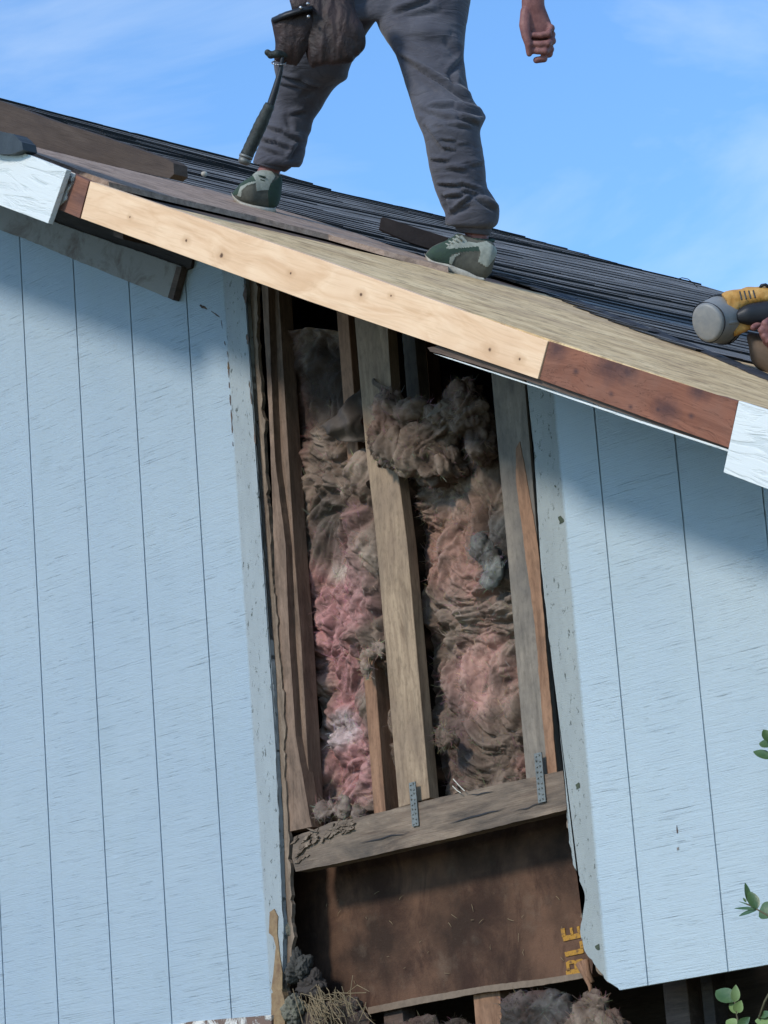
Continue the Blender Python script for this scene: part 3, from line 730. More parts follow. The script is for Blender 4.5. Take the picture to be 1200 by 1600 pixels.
# the old sheathing left on the upper slope, one layer higher
def strip_on_roof(name, top, bot, off, th, mat, label=None, ja=0.0, seed=0):
    """sheet on the slope, near edge on the pixel line `bot` (met on plane off), far edge `top`"""
    A = [onR(u, v, off) for u, v in bot]; B = [onR(u, v, off) for u, v in top]
    bm = bmesh.new()
    va = [bm.verts.new(p) for p in A]; vb = [bm.verts.new(p) for p in B]
    wa = [bm.verts.new(p - Vector((0, 0, th))) for p in A]; wb = [bm.verts.new(p - Vector((0, 0, th))) for p in B]
    for i in range(len(A) - 1):
        bm.faces.new((va[i], va[i + 1], vb[i + 1], vb[i])); bm.faces.new((wa[i], wb[i], wb[i + 1], wa[i + 1]))
        bm.faces.new((va[i], wa[i], wa[i + 1], va[i + 1])); bm.faces.new((vb[i], vb[i + 1], wb[i + 1], wb[i]))
    bm.faces.new((va[0], vb[0], wb[0], wa[0])); bm.faces.new((va[-1], wa[-1], wb[-1], vb[-1]))
    o = link(name, meshof(bm), mat, RF)
    if label: o['label'] = label
    return o
strip_on_roof('old_sheathing', [(20, 220), (120, 245), (232, 273), (330, 297), (460, 334), (552, 363), (620, 387), (700, 414)],
              [(20, 226), (104, 258), (170, 284), (280, 310), (400, 338), (513, 366), (600, 391), (700, 418)], 0.014, 0.018, M_SHEATH, 'old brown sheathing left above the new plywood')
# torn felt along the edge of the shingles
bm = bmesh.new()
prev = None
for i in range(161):
    t = i / 160
    u = 585 + t * 755
    v = lerp_tab([(440, 345), (560, 377), (690, 413), (760, 428), (800, 438), (870, 460), (1000, 513), (1100, 549), (1200, 592), (1340, 650)], u)
    hgt = 0.005 + 0.009 * abs(noise.noise(Vector((u * 0.021, 0, 1)))) + 0.010 * max(0, noise.noise(Vector((u * 0.07, 5, 1))))
    if 690 < u < 900: hgt += 0.016 * abs(noise.noise(Vector((u * 0.03, 2, 2))))
    c = onR(u, v, 0.0)
    fr = c + Vector((0, -0.03 + 0.02 * noise.noise(Vector((u * 0.09, 1, 1))), 0)) + nr * 0.002
    tp = c + nr * hgt; bk_ = c + Vector((0, 0.05, 0)) + nr * hgt * 0.6
    row = [bm.verts.new(p) for p in (fr, tp, bk_, bk_ - nr * (hgt + 0.02), fr - nr * 0.004)]
    if prev:
        for k in range(5): bm.faces.new((prev[k], row[k], row[(k + 1) % 5], prev[(k + 1) % 5]))
    prev = row
link('underlayment', meshof(bm), M_FELT, RF)['label'] = 'torn black underlayment along the shingle edge'
# rake boards
def lk(org, lst, Y):
    M_ = frame(onY(*org, Y), TH).inverted(); return [((M_ @ onY(u, v, Y)).x, (M_ @ onY(u, v, Y)).z, r) for u, v, r in lst]
def pine_mat():
    b = MB('new pine', 0.6, 0.25)
    g = b.noise(b.coord((2.0, 17, 17), warp=0.16), 1.5, 5, 0.55, 1.0)
    f = b.noise(b.coord((5, 120, 120), warp=0.03), 1.5, 3, 0.6)
    b.base(b.ramp(g, [(0.32, (0.62, 0.40, 0.235)), (0.50, (0.71, 0.49, 0.31)), (0.70, (0.77, 0.56, 0.37))]))
    b.mix(b.ramp(b.noise(b.coord((1, 1, 1)), 3.2, 4, 0.6), [(0.5, 0.0), (0.72, 0.4)]), (0.60, 0.39, 0.24))
    b.mix(b.ramp(f, [(0.34, 0.25), (0.5, 0.0)]), (0.45, 0.28, 0.15))
    nzv = b.noise(b.coord((1, 1, 1)), 70, 3)
    for kx, kz, r in lk((141, 283), [(203, 339, .004), (291, 376, .006), (346, 399, .009), (454, 427, .005), (564, 460, .0065), (611, 462, .004), (765, 546, .0075), (812, 561, .0055)], YB - 0.004):
        b.mix(b.math('MULTIPLY', b.spot((kx, 0, kz), r * 1.8, 0.7, (0.6, 0.02, 1.0), nzv, r * 2), 0.6), (0.46, 0.27, 0.14)); b.mix(b.spot((kx, 0, kz), r * 0.6, 0.4, (0.9, 0.02, 1.0), nzv, r * 0.9), (0.10, 0.05, 0.025))
    b.height(g, 0.2); b.height(f, 0.3); return b.done(0.25, 0.003)
M_PINE = pine_mat()
def red_mat():
    b = MB('aged reddish board', 0.75, 0.2)
    g = b.noise(b.coord((2.2, 22, 22), warp=0.08), 1.6, 6, 0.65, 0.9); n2 = b.noise(b.coord((1, 1, 1)), 5, 6, 0.65)
    b.base(b.ramp(g, [(0.32, (0.145, 0.056, 0.034)), (0.65, (0.245, 0.103, 0.064))])); b.mix(b.ramp(n2, [(0.45, 0.0), (0.70, 0.7)]), (0.20, 0.105, 0.076))
    nzv = b.noise(b.coord((1, 1, 1)), 22, 5, 0.7)
    K_ = lk((858, 533), [(955, 575, .028), (978, 580, .020), (870, 545, .02), (1093, 612, .018), (1040, 640, .022), (985, 636, .004), (1028, 640, .004), (955, 616, .005), (1080, 650, .005), (900, 580, .005)], YB)
    for kx, kz, r in K_:
        b.mix(b.math('MULTIPLY', b.spot((kx, 0, kz), r, 0.8, (0.7, 0.02, 1.0), nzv, r * 2.2), 0.75), (0.045, 0.028, 0.032))
    cr = b.noise(b.coord((1.2, 30, 30), warp=0.3), 1.0, 4, 0.6, 1.5); b.mix(b.ramp(cr, [(0.485, 0.0), (0.5, 0.7), (0.515, 0.0)]), (0.07, 0.03, 0.02))
    b.height(g, 0.6); b.height(n2, 0.6); return b.done(0.8, 0.004)
M_REDF = red_mat()
def rboard(name, pts, Y, th, mat, label, bev=0.0015, ja=0.0, seed=0):
    P_ = px(pts, Y)
    if ja: P_ = jag(P_, 0.02, ja, seed)
    o = slab(name, P_, th, mat, RF, TH, 0 if ja else bev); o['label'] = label; return o
pine_o = rboard('rake_board', [(141, 283), (500, 405), (856, 533), (840, 592), (480, 470), (126, 341)], YB - 0.004, 0.036, M_PINE, 'new unpainted pine rake board')
rboard('rake_board', [(858, 533), (1153, 627), (1139, 700), (843, 593)], YB, 0.034, M_REDF, 'old reddish brown rake board')
rboard('rake_board', [(-60, 212), (35, 238), (104, 265), (75, 349), (0, 321), (-60, 300)], YB - 0.034, 0.018, M_WHITE, 'textured white board at the upper end of the rake')
rboard('rake_board', [(1154, 626), (1300, 672), (1420, 712), (1420, 850), (1300, 802), (1130, 738)], YB - 0.034, 0.018, M_WHITE, 'textured white board at the lower end of the rake')
rboard('rake_board', [(-60, 216), (70, 252), (139, 283), (124, 341), (70, 318), (-60, 282)], YB - 0.002, 0.034, M_REDW, 'dark old rake board stub between white and new boards')
rboard('rake_board', [(1153, 628), (1420, 714), (1420, 790), (1139, 701)], YB + 0.0, 0.034, M_OLDB, 'old board behind the lower white one')
rboard('paint_flake', [(106, 267), (117, 271), (113, 286), (105, 300), (103, 312), (93, 321), (87, 330), (80, 328)], YB - 0.006, 0.004, M_PEEL, 'peeling white paint beside the upper white board', ja=0.004, seed=3)
rboard('edge_strip', [(668, 543), (682, 541), (760, 561), (842, 592), (1140, 697), (1139, 703), (1000, 655), (838, 600), (760, 575), (700, 557), (672, 549)], YB + 0.012, 0.03, M_OLDB, 'thin dark trim under the rake boards, broken off at its upper end', ja=0.0025, seed=6)
rboard('edge_strip', [(676, 552), (700, 558.5), (838, 603), (1000, 657), (1139, 702.5), (1138, 706), (1000, 661), (838, 605.5), (700, 560.5)], YB + 0.008, 0.012, M_WHITE, 'white painted lower lip of the trim')
# overhang underside: soffit boards and lookouts
bm = bmesh.new()
def rbox(bm, x0, x1, y0, y1, o0, o1):
    q = [rp(x_, y_, o_) for x_ in (x0, x1) for y_ in (y0, y1) for o_ in (o0, o1)]
    v = [bm.verts.new(p) for p in q]
    for f_ in ((0, 1, 3, 2), (4, 6, 7, 5), (0, 4, 5, 1), (2, 3, 7, 6), (0, 2, 6, 4), (1, 5, 7, 3)): bm.faces.new([v[i] for i in f_])
rbox(bm, XR, XE, YB + 0.06, 0.0, -0.055, -0.034)
link('soffit', meshof(bm), M_OLDB, RF)
for x_ in (-2.6, -1.4, -0.2, 1.0, 2.2, 3.4):
    bm = bmesh.new(); rbox(bm, x_, x_ + 0.04, YB + 0.04, 0.0, -0.13, -0.056); link('lookout', meshof(bm), M_OLDB, RF)
bm = bmesh.new(); rbox(bm, XR, XE, 0.10, 0.14, -0.11, -0.034); link('rafter', meshof(bm), M_OLDB, RF)
bm = bmesh.new(); rbox(bm, XE, XE + 0.03, YB, YF, -0.15, 0.0); link('eave_board', meshof(bm), M_WHITE, RF)

# ------------------------------------------------------------------ loose pieces on the roof
pl = px([(-70, 134), (0, 158), (70, 184), (142, 207), (262, 249), (271, 255), (272, 272), (264, 279), (153, 254), (29, 223), (-70, 200)], -0.30)
o = slab('loose_plank', jag(pl, 0.03, 0.0015, 14), 0.05, M_PLANK, None, TH)
tag(o, 'thick weathered brown plank lying along the top of the roof edge, rounded end', 'plank')
sc = [atd(u, v, 10.12) for u, v in [(595, 341), (598, 339), (606, 341), (646, 354), (700, 371), (706, 398), (674, 390), (640, 379), (592, 358)]]
o = slab('wood_scrap', sc, 0.05, simple('charred scrap', (0.035, 0.028, 0.028), 0.85, 20, 0.4, 0.6), None, TH, 0.002, back=FW.copy())
tag(o, 'short dark wood offcut on the shingles behind the right shoe', 'wood scrap')
fl = px([(-40, 198), (2, 206), (20, 209), (34, 222), (36, 234), (20, 240), (2, 241), (-40, 236)], YB - 0.06)
o = slab('bent_flashing', jag(fl, 0.01, 0.003, 2), 0.05, simple('dark bent flashing', (0.05, 0.06, 0.065), 0.5, 30, 0.3, 0.4, metal=0.3), None, 0, 0)
tag(o, 'dark bent metal flashing resting on the upper white board', 'flashing')
bm = bmesh.new(); pts = [atd(u, v, 11.5) for u, v in ((1058, 436), (1066, 434), (1075, 436), (1083, 442), (1090, 449))]
tube(bm, pts, 0.0016, 6)
tag(link('wire', meshof(bm), M_RUB), 'thin dark wire loop sticking up at the far roof edge', 'wire')
bm = bmesh.new(); ball(bm, onR(319, 272, 0.02), 0.011, 10)
for v_ in bm.verts: v_.co += Vector((1, .5, .3)) * 0.004 * noise.noise(v_.co * 90)
tag(link('debris_chip', meshof(bm, True), M_SOLE), 'small pale chip lying on the shingles left of the left shoe', 'debris')

# ------------------------------------------------------------------ insulation
def colmix(a, b, t): return tuple(x + (y - x) * max(0, min(1, t)) for x, y in zip(a, b))
PINK, CREAM, BROWN, DARK, ORNG = (0.44, 0.225, 0.21), (0.33, 0.255, 0.20), (0.155, 0.11, 0.083), (0.05, 0.037, 0.03), (0.30, 0.18, 0.137)
def woolf(p, sd):
    q = p * 5.0 + Vector((sd, 0, 0)); wv = Vector((noise.noise(q), noise.noise(q + Vector((7, 1, 3))), noise.noise(q + Vector((1, 9, 5)))))
    q = p * 10 + wv * 1.1 + Vector((sd, 0, 0))
    a = abs(noise.noise(q)) * 2.2; b = abs(noise.noise(q * 2.2 + wv)) * 2.0; c = abs(noise.noise(q * 4.9 + wv)) * 2.0
    return 0.75 * noise.noise(p * 5 + Vector((0, sd, 0))) + 0.62 * a + 0.30 * b + 0.14 * c - 0.50
def batt(name, cols, y0, amp, sd, pinks, label, bulge):
    """cols: list of (v, uleft, uright) photo rows -> an irregular wool slab between the studs"""
    bm = bmesh.new(); cl_ = bm.loops.layers.float_color.new('Col')
    rows = []
    v0, v1 = cols[0][0], cols[-1][0]
    NV, NU = 420, 120
    L = [(c[0], c[1]) for c in cols]; R_ = [(c[0], c[2]) for c in cols]
    for i in range(NV + 1):
        v_ = v0 + (v1 - v0) * i / NV; ul, ur = lerp_tab(L, v_), lerp_tab(R_, v_)
        row = []
        for j in range(NU + 1):
            t = j / NU; u = ul + (ur - ul) * t
            p = onY(u, v_, y0)
            eg = min(t, 1 - t, (i / NV) * 1.6, 1.0)
            fall = max(0, 1 - eg / 0.05) ** 2
            fwd_ = bulge * max(0, 1 - ((u - 578) / 40) ** 2) * max(0, min(1, (v_ - 690) / 40)) * max(0, min(1, (1040 - v_) / 40))
            wv = woolf(p, sd)
            p = p + Vector((0.012 * noise.noise(p * 14), 0, 0.012 * noise.noise(p * 14 + Vector((5, 5, 5)))))
            p.y = y0 + 0.05 - amp * wv - 0.02 * math.sin(t * PI) - fwd_
            row.append((bm.verts.new(p), u, v_, wv, i * (NU + 1) + j))
        rows.append(row)
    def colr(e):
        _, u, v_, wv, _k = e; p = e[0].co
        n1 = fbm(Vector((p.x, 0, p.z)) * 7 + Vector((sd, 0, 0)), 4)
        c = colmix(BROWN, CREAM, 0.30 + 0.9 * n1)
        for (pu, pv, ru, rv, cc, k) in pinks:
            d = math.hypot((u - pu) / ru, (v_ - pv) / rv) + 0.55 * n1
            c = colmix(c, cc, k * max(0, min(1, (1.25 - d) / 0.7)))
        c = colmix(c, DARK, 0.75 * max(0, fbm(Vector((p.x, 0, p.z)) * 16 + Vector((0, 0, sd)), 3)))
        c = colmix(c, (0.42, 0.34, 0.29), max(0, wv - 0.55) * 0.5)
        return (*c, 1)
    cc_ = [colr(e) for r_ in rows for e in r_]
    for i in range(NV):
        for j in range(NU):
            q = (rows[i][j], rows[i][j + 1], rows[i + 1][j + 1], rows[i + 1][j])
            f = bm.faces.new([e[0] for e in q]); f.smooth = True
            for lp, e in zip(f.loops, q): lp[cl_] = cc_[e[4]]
    # back so that the batt is a body with depth
    ring = [r[0][0] for r in rows] + [e[0] for e in rows[-1][1:]] + [r[-1][0] for r in rows[::-1][1:]] + [e[0] for e in rows[0][::-1][1:-1]]
    bk2 = [bm.verts.new(Vector((q.co.x, y0 + 0.20, q.co.z))) for q in ring]
    for i in range(len(ring)):
        j = (i + 1) % len(ring); f = bm.faces.new((ring[i], bk2[i], bk2[j], ring[j]))
        for lp in f.loops: lp[cl_] = (*DARK, 1)
    f = bm.faces.new(bk2)
    for lp in f.loops: lp[cl_] = (*DARK, 1)
    # loose fibres
    r2 = random.Random(int(sd * 10))
    for k in range(3600):
        e = rows[r2.randrange(4, NV - 2)][r2.randrange(4, NU - 4)]; p = e[0].co
        c = cc_[e[4]][:3]; c = tuple(min(0.6, x * r2.uniform(0.9, 1.7)) for x in c)
        d = Vector((r2.uniform(-1, 1), r2.uniform(-1.0, 0.1), r2.uniform(-1, 1))).normalized(); ln = r2.uniform(0.006, 0.022); cv = Vector((r2.uniform(-1, 1), r2.uniform(-.5, .2), r2.uniform(-1, 1))) * ln * 0.7
        wd = d.cross(FW).normalized() * r2.uniform(0.0003, 0.0008)
        pr = None
        for s in range(4):
            t = s / 3; q = p + d * ln * t + cv * t * t; w2 = wd * (1 - 0.6 * t)
            cur = (bm.verts.new(q - w2), bm.verts.new(q + w2))
            if pr:
                f = bm.faces.new((pr[0], pr[1], cur[1], cur[0]))
                for lp in f.loops: lp[cl_] = (*c, 1)
            pr = cur
    me = bpy.data.meshes.new('m'); bm.to_mesh(me); bm.free()
    o = link(name, me, M_INS); return tag(o, label, 'insulation')
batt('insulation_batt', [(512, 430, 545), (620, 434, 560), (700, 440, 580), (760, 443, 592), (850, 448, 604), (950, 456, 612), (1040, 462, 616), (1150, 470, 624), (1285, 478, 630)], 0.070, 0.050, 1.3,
     [(520, 980, 60, 150, PINK, 1.0), (530, 1195, 50, 75, PINK, 0.95), (575, 890, 24, 70, (0.34, 0.20, 0.18), 0.7), (515, 1140, 34, 26, (0.50, 0.40, 0.38), 0.9), (515, 890, 26, 22, (0.45, 0.37, 0.30), 0.8), (455, 640, 22, 110, (0.26, 0.12, 0.11), 0.8), (500, 740, 70, 50, BROWN, 0.8), (520, 800, 30, 40, (0.09, 0.07, 0.055), 0.9), (495, 600, 75, 90, (0.060, 0.047, 0.040), 1.0), (500, 840, 40, 40, (0.12, 0.10, 0.08), 0.6), (540, 1270, 40, 20, CREAM, 0.5)],  # dark patch at the top puts the overhang's shade into the wool colour
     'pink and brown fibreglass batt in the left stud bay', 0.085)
batt('insulation_batt', [(690, 618, 785), (760, 624, 790), (850, 632, 800), (1000, 645, 812), (1120, 656, 822), (1238, 668, 830)], 0.050, 0.046, 6.7,
     [(690, 850, 50, 90, ORNG, 0.8), (710, 900, 60, 60, (0.36, 0.20, 0.16), 0.7), (735, 1060, 52, 70, (0.46, 0.27, 0.22), 0.9), (770, 860, 24, 60, (0.10, 0.10, 0.095), 0.9), (760, 1180, 60, 60, BROWN, 0.6), (700, 1150, 30, 90, (0.13, 0.09, 0.08), 0.7), (810, 1195, 22, 22, (0.36, 0.19, 0.15), 0.8), (790, 960, 30, 60, CREAM, 0.4)],
     'brown and orange tinted fibreglass batt in the right stud bay', 0)
# slumped clump hanging over the centre stud
def clump(name, blobs, voxel, amp, sd, label, cat='insulation', mat=None, cols=(BROWN, CREAM), fib=1600, sc=1.0):
    bm = bmesh.new()
    for (u, v_, Y, rx, ry, rz) in blobs:
        c = onY(u, v_, Y)
        bmesh.ops.create_icosphere(bm, subdivisions=3, radius=1, matrix=Matrix.Translation(c) @ Matrix.Diagonal((rx, ry, rz, 1)))
    me = fuse(bm, voxel, 3)
    me.update()
    nrm = [v_.normal.copy() for v_ in me.vertices]; ws = []
    for v_, n_ in zip(me.vertices, nrm):
        wv = woolf(v_.co * sc, sd); ws.append(wv); v_.co = v_.co + n_ * amp * wv
    ca = me.color_attributes.new('Col', 'FLOAT_COLOR', 'POINT')
    vc = []
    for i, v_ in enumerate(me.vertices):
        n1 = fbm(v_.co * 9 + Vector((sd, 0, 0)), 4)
        c = colmix(cols[0], cols[1], 0.32 + 0.9 * n1 + 0.25 * ws[i]); c = colmix(c, DARK, max(0, -ws[i]) * 0.9); c = colmix(c, (0.30, 0.16, 0.13), 0.35 * max(0, noise.noise(v_.co * 8)))  # hollows of the wool coloured darker, as shade between the tufts
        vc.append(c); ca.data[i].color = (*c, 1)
    r2 = random.Random(int(sd * 7)); bm = bmesh.new(); bm.from_mesh(me); lay = bm.verts.layers.float_color.get('Col') or bm.verts.layers.float_color.new('Col'); n0 = len(me.vertices)
    vpos = [v_.co.copy() for v_ in me.vertices]
    for k in range(fib):
        i = r2.randrange(n0)
        if nrm[i].y > 0.2: continue
        p = vpos[i].copy(); d = (nrm[i] * 0.6 + Vector((r2.uniform(-1, 1), r2.uniform(-1, 1), r2.uniform(-1, 1)))).normalized(); ln = r2.uniform(0.005, 0.018); cv = Vector((r2.uniform(-1, 1), 0, r2.uniform(-1, 1))) * ln * 0.7
        wd = d.cross(FW).normalized() * r2.uniform(0.0003, 0.0009); c = tuple(min(0.5, x * r2.uniform(0.9, 1.8)) for x in vc[i]); pr = None
        for s in range(4):
            t = s / 3; q = p + d * ln * t + cv * t * t; w2 = wd * (1 - 0.6 * t); cur = (bm.verts.new(q - w2), bm.verts.new(q + w2))
            for z_ in cur: z_[lay] = (*c, 1)
            if pr: bm.faces.new((pr[0], pr[1], cur[1], cur[0]))
            pr = cur
    bm.to_mesh(me); bm.free()
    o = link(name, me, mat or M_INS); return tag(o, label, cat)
clump('insulation_clump', [(610, 640, -0.02, .055, .05, .055), (600, 680, -0.03, .05, .05, .06), (620, 700, -0.03, .05, .05, .05), (650, 650, 0.0, .06, .06, .06), (660, 700, 0.0, .08, .06, .07), (700, 660, 0.02, .08, .06, .06), (690, 730, 0.03, .08, .06, .05), (735, 650, 0.03, .07, .06, .07), (752, 690, 0.05, .05, .05, .07), (725, 620, 0.06, .06, .05, .05)], 0.0045, 0.030, 4.4,
      'dusty brown wad of insulation slumped over the centre stud', cols=((0.105, 0.075, 0.058), (0.27, 0.205, 0.16)), fib=2600, sc=1.5)
clump('insulation_clump', [(755, 860, 0.02, .035, .03, .04), (770, 880, 0.03, .03, .03, .05), (765, 905, 0.03, .025, .02, .025)], 0.005, 0.012, 8.8,
      'grey tuft of insulation beside the right stud', cols=((0.10, 0.10, 0.095), (0.24, 0.24, 0.22)), fib=500, sc=2.2)
clump('insulation_clump', [(700, 1160, 0.0, .035, .03, .02), (690, 1152, 0.0, .02, .02, .03)], 0.005, 0.010, 2.8,
      'small brown tuft drooping low against the centre stud', cols=(BROWN, CREAM), fib=400, sc=2.2)
clump('insulation_clump', [(572, 1035, 0.03, .012, .012, .05), (582, 1020, 0.03, .022, .015, .02), (592, 1015, 0.03, .022, .015, .022)], 0.004, 0.008, 3.8,
      'curled tan tuft over the thin stud beside the centre stud', cols=((0.26, 0.18, 0.14), CREAM), fib=400, sc=2.4)
clump('insulation_clump', [(510, 1268, 0.03, .04, .02, .03), (535, 1262, 0.03, .03, .02, .035), (560, 1270, 0.03, .02, .015, .02)], 0.005, 0.012, 5.5,
      'grey brown tuft sitting on the rotten end of the plate', cols=((0.16, 0.12, 0.10), (0.34, 0.27, 0.22)), fib=500, sc=2.2)
# torn kraft facing
def flap(name, grid, label, th=0.0025, mat=M_KRAFT, edge=True):
    bm = bmesh.new(); n = len(grid); m_ = len(grid[0]); g = []
    S = 8
    pts = []
    for i in range((n - 1) * S + 1):
        a, fa = divmod(i, S); fa /= S; a2 = min(a + 1, n - 1); row = []
        for j in range((m_ - 1) * S + 1):
            b, fb = divmod(j, S); fb /= S; b2 = min(b + 1, m_ - 1)
            q = [(1 - fa) * ((1 - fb) * grid[a][b][k] + fb * grid[a][b2][k]) + fa * ((1 - fb) * grid[a2][b][k] + fb * grid[a2][b2][k]) for k in range(3)]
            p = onY(q[0], q[1], q[2]); row.append(bm.verts.new(p + Vector((0.004 * noise.noise(p * 40), 0.020 * noise.noise(p * 26), 0.004 * noise.noise(p * 50)))))
        g.append(row)
    for i in range(len(g) - 1):
        for j in range(len(g[0]) - 1): bm.faces.new((g[i][j], g[i][j + 1], g[i + 1][j + 1], g[i + 1][j]))
    o = link(name, meshof(bm, True), mat); s = o.modifiers.new('s', 'SOLIDIFY'); s.thickness = th
    return tag(o, label, 'paper')
flap('kraft_paper', [[(562, 606, 0.05), (567, 640, 0.03), (574, 690, 0.045)], [(535, 636, 0.0), (545, 660, -0.01), (556, 690, 0.02)], [(503, 664, -0.015), (512, 678, -0.01), (530, 690, 0.02)]], 'dark torn paper flap folded out left of the centre stud')
flap('kraft_paper', [[(580, 590, 0.005), (606, 604, 0.0), (622, 622, 0.0)], [(590, 612, -0.03), (612, 626, -0.03), (640, 632, -0.02)]], 'small torn paper corner on the face of the centre stud', mat=simple('dusty kraft', (0.17, 0.13, 0.10), 0.8, 20))
flap('kraft_paper', [[(705, 650, -0.02), (690, 640, -0.03), (672, 655, -0.04)], [(712, 634, 0.0), (695, 628, -0.01), (680, 634, -0.02)]], 'pale torn paper shred on the slumped brown wad', mat=simple('dusty kraft pale', (0.20, 0.16, 0.12), 0.8, 20))

# ------------------------------------------------------------------ rubble, straw and mud in the lower cavity
def lump(name, u, v_, Y, r, mat, label, cat, sd, seg=5, amp=0.6):
    bm = bmesh.new(); bmesh.ops.create_icosphere(bm, subdivisions=seg, radius=1)
    c = onY(u, v_, Y)
    for q in bm.verts:
        n_ = q.co.normalized(); d = 1 + amp * noise.noise(n_ * 1.3 + Vector((sd, 0, 0))) + amp * 0.35 * noise.noise(n_ * 4 + Vector((sd, 0, 0))) + amp * 0.35 * abs(noise.noise(n_ * 7 + Vector((0, sd, 0)))) + amp * 0.2 * noise.noise(n_ * 17)
        q.co = Vector((n_.x * r[0], n_.y * r[1], n_.z * r[2])) * d + c
    return tag(link(name, meshof(bm, True), mat), label, cat)
lump('rubble_piece', 466, 1512, 0.03, (.032, .03, .04), simple('dark grey rubble', (0.06, 0.058, 0.052), 0.9, 30), 'dark grey lump wedged at the upper left of the debris heap', 'rubble', 1.0)
lump('rubble_piece', 458, 1578, 0.0, (.028, .03, .035), M_RUBBLE, 'greenish grey chunk below the straw beside the left siding', 'rubble', 4.0)
lump('rubble_piece', 488, 1540, 0.05, (.045, .03, .035), simple('dark rubble', (0.045, 0.038, 0.034), 0.9, 30), 'blackish lump in the middle of the debris heap', 'rubble', 7.0)
lump('rubble_piece', 452, 1452, 0.02, (.010, .01, .022), M_RUBBLE, 'small greenish crumb stuck on the left edge of the lower opening', 'rubble', 11.0)
clump('mud_mound', [(925, 1600, 0.02, .06, .04, .075), (915, 1618, 0.02, .085, .04, .05), (945, 1615, 0.02, .07, .04, .055)], 0.004, 0.016, 3.0, 'rough brown crumbly mound below the broken siding corner', 'debris', cols=((0.12, 0.085, 0.065), (0.26, 0.20, 0.155)), fib=900, sc=2.6)
lump('debris_pile', 490, 1620, 0.05, (.13, .05, .07), simple('dark debris', (0.05, 0.036, 0.03), 1.0, 40, c2=(0.10, 0.075, 0.06)), 'dark dirt heap under the straw at the bottom of the opening', 'debris', 5.0, 4, 0.5)
clump('debris_pile', [(600, 1625, 0.14, .09, .03, .04), (660, 1620, 0.14, .10, .03, .05), (710, 1618, 0.14, .07, .03, .05)], 0.005, 0.018, 8.0, 'grey dusty fluff hanging below the brown board', 'debris', cols=((0.045, 0.036, 0.030), (0.13, 0.105, 0.088)), fib=900, sc=2.0)
clump('debris_pile', [(810, 1590, 0.16, .06, .03, .07), (850, 1592, 0.16, .07, .03, .075), (880, 1600, 0.16, .05, .03, .06)], 0.005, 0.018, 12.0, 'grey cobwebbed fluff left of the crumbly mound', 'debris', cols=((0.04, 0.036, 0.034), (0.12, 0.112, 0.105)), fib=900, sc=2.0)
clump('debris_pile', [(545, 1575, 0.05, .05, .02, .03), (520, 1590, 0.04, .06, .02, .03), (560, 1600, 0.04, .05, .02, .03)], 0.004, 0.014, 9.0, 'dark rotted clump leaning right of the straw', 'debris', cols=((0.055, 0.042, 0.035), (0.14, 0.11, 0.09)), fib=500, sc=2.6)
bm = bmesh.new(); r2 = random.Random(3)
for k in range(130):
    u, v_ = r2.gauss(505, 26), r2.gauss(1578, 13)
    p = onY(u, v_, r2.uniform(-0.02, 0.04)); a = r2.gauss(-0.75, 0.6); d = Vector((math.cos(a), r2.uniform(-.3, .1), math.sin(a))); ln = r2.uniform(0.03, 0.11); bend = Vector((0, 0, r2.uniform(-.02, .03)))
    tube(bm, [p - d * ln / 2, p + bend * 0.8, p + d * ln / 2], [0.0009, 0.0011, 0.0007], 4)
for a in ([(548, 1552), (547, 1565), (548, 1576)], [(520, 1551), (545, 1552), (572, 1551)], [(560, 1598), (568, 1580), (572, 1566)]):
    tube(bm, [onY(u, v_, 0.02) for u, v_ in a], [0.0012] * 3, 4)
tag(link('straw_nest', meshof(bm), M_STRAW), 'tangle of dry straw at the lower left corner of the opening', 'straw')
bm = bmesh.new()
for a in ([(905, 1505), (914, 1522), (922, 1540), (925, 1560)], [(914, 1500), (918, 1520), (926, 1535)]):
    tube(bm, [onY(u, v_, 0.05) for u, v_ in a], [0.010, 0.009, 0.006, 0.004][:len(a)], 8)
tag(link('torn_strip', meshof(bm, True), M_STUDB), 'reddish torn strip hanging over the yellow stencil', 'debris')
bm = bmesh.new()
for a in ([(708, 1217), (716, 1226), (726, 1236)], [(707, 1228), (714, 1235), (720, 1239)]):
    tube(bm, [onY(u, v_, -0.01) for u, v_ in a], [0.0012] * 3, 5)
tag(link('white_straw', meshof(bm), simple('white fibre', (0.6, 0.58, 0.5), 0.8)), 'two pale stiff fibres poking up from the plate', 'straw')

# ------------------------------------------------------------------ shrub at the right
SH = empty('shrub', (2.9, -0.35, -3.0), 'green glossy leaved shrub reaching in from the right in front of the siding', 'shrub')
def leafm(bm, base, d, ln, wd, nrm, curl=0.15):
    d = d.normalized(); s = d.cross(nrm).normalized(); n_ = s.cross(d).normalized(); N = 7; rows = []
    for i in range(N + 1):
        t = i / N; w_ = wd * math.sin(PI * (t ** 0.8)) ** 0.75 if 0 < t < 1 else 0.0005
        c = base + d * ln * t - n_ * curl * ln * t * t
        rows.append([bm.verts.new(c - s * w_ + n_ * w_ * 0.35), bm.verts.new(c), bm.verts.new(c + s * w_ + n_ * w_ * 0.35)])
    for a, b in zip(rows, rows[1:]):
        for k in range(2): bm.faces.new((a[k], a[k + 1], b[k + 1], b[k]))
def LP(u, v_, Y): return onY(u, v_, Y)
bl, by, bs = bmesh.new(), bmesh.new(), bmesh.new()
TOC = (CAM - LP(1180, 1450, -.1)).normalized()
def lf(bm, u0, v0, u1, v1, wd, Y=-0.12, nv=None, Y1=None):
    a = LP(u0, v0, Y); b = LP(u1, v1, Y if Y1 is None else Y1); leafm(bm, a, b - a, (b - a).length, wd, nv or (TOC + Vector((0.2, 0, 0.3))))
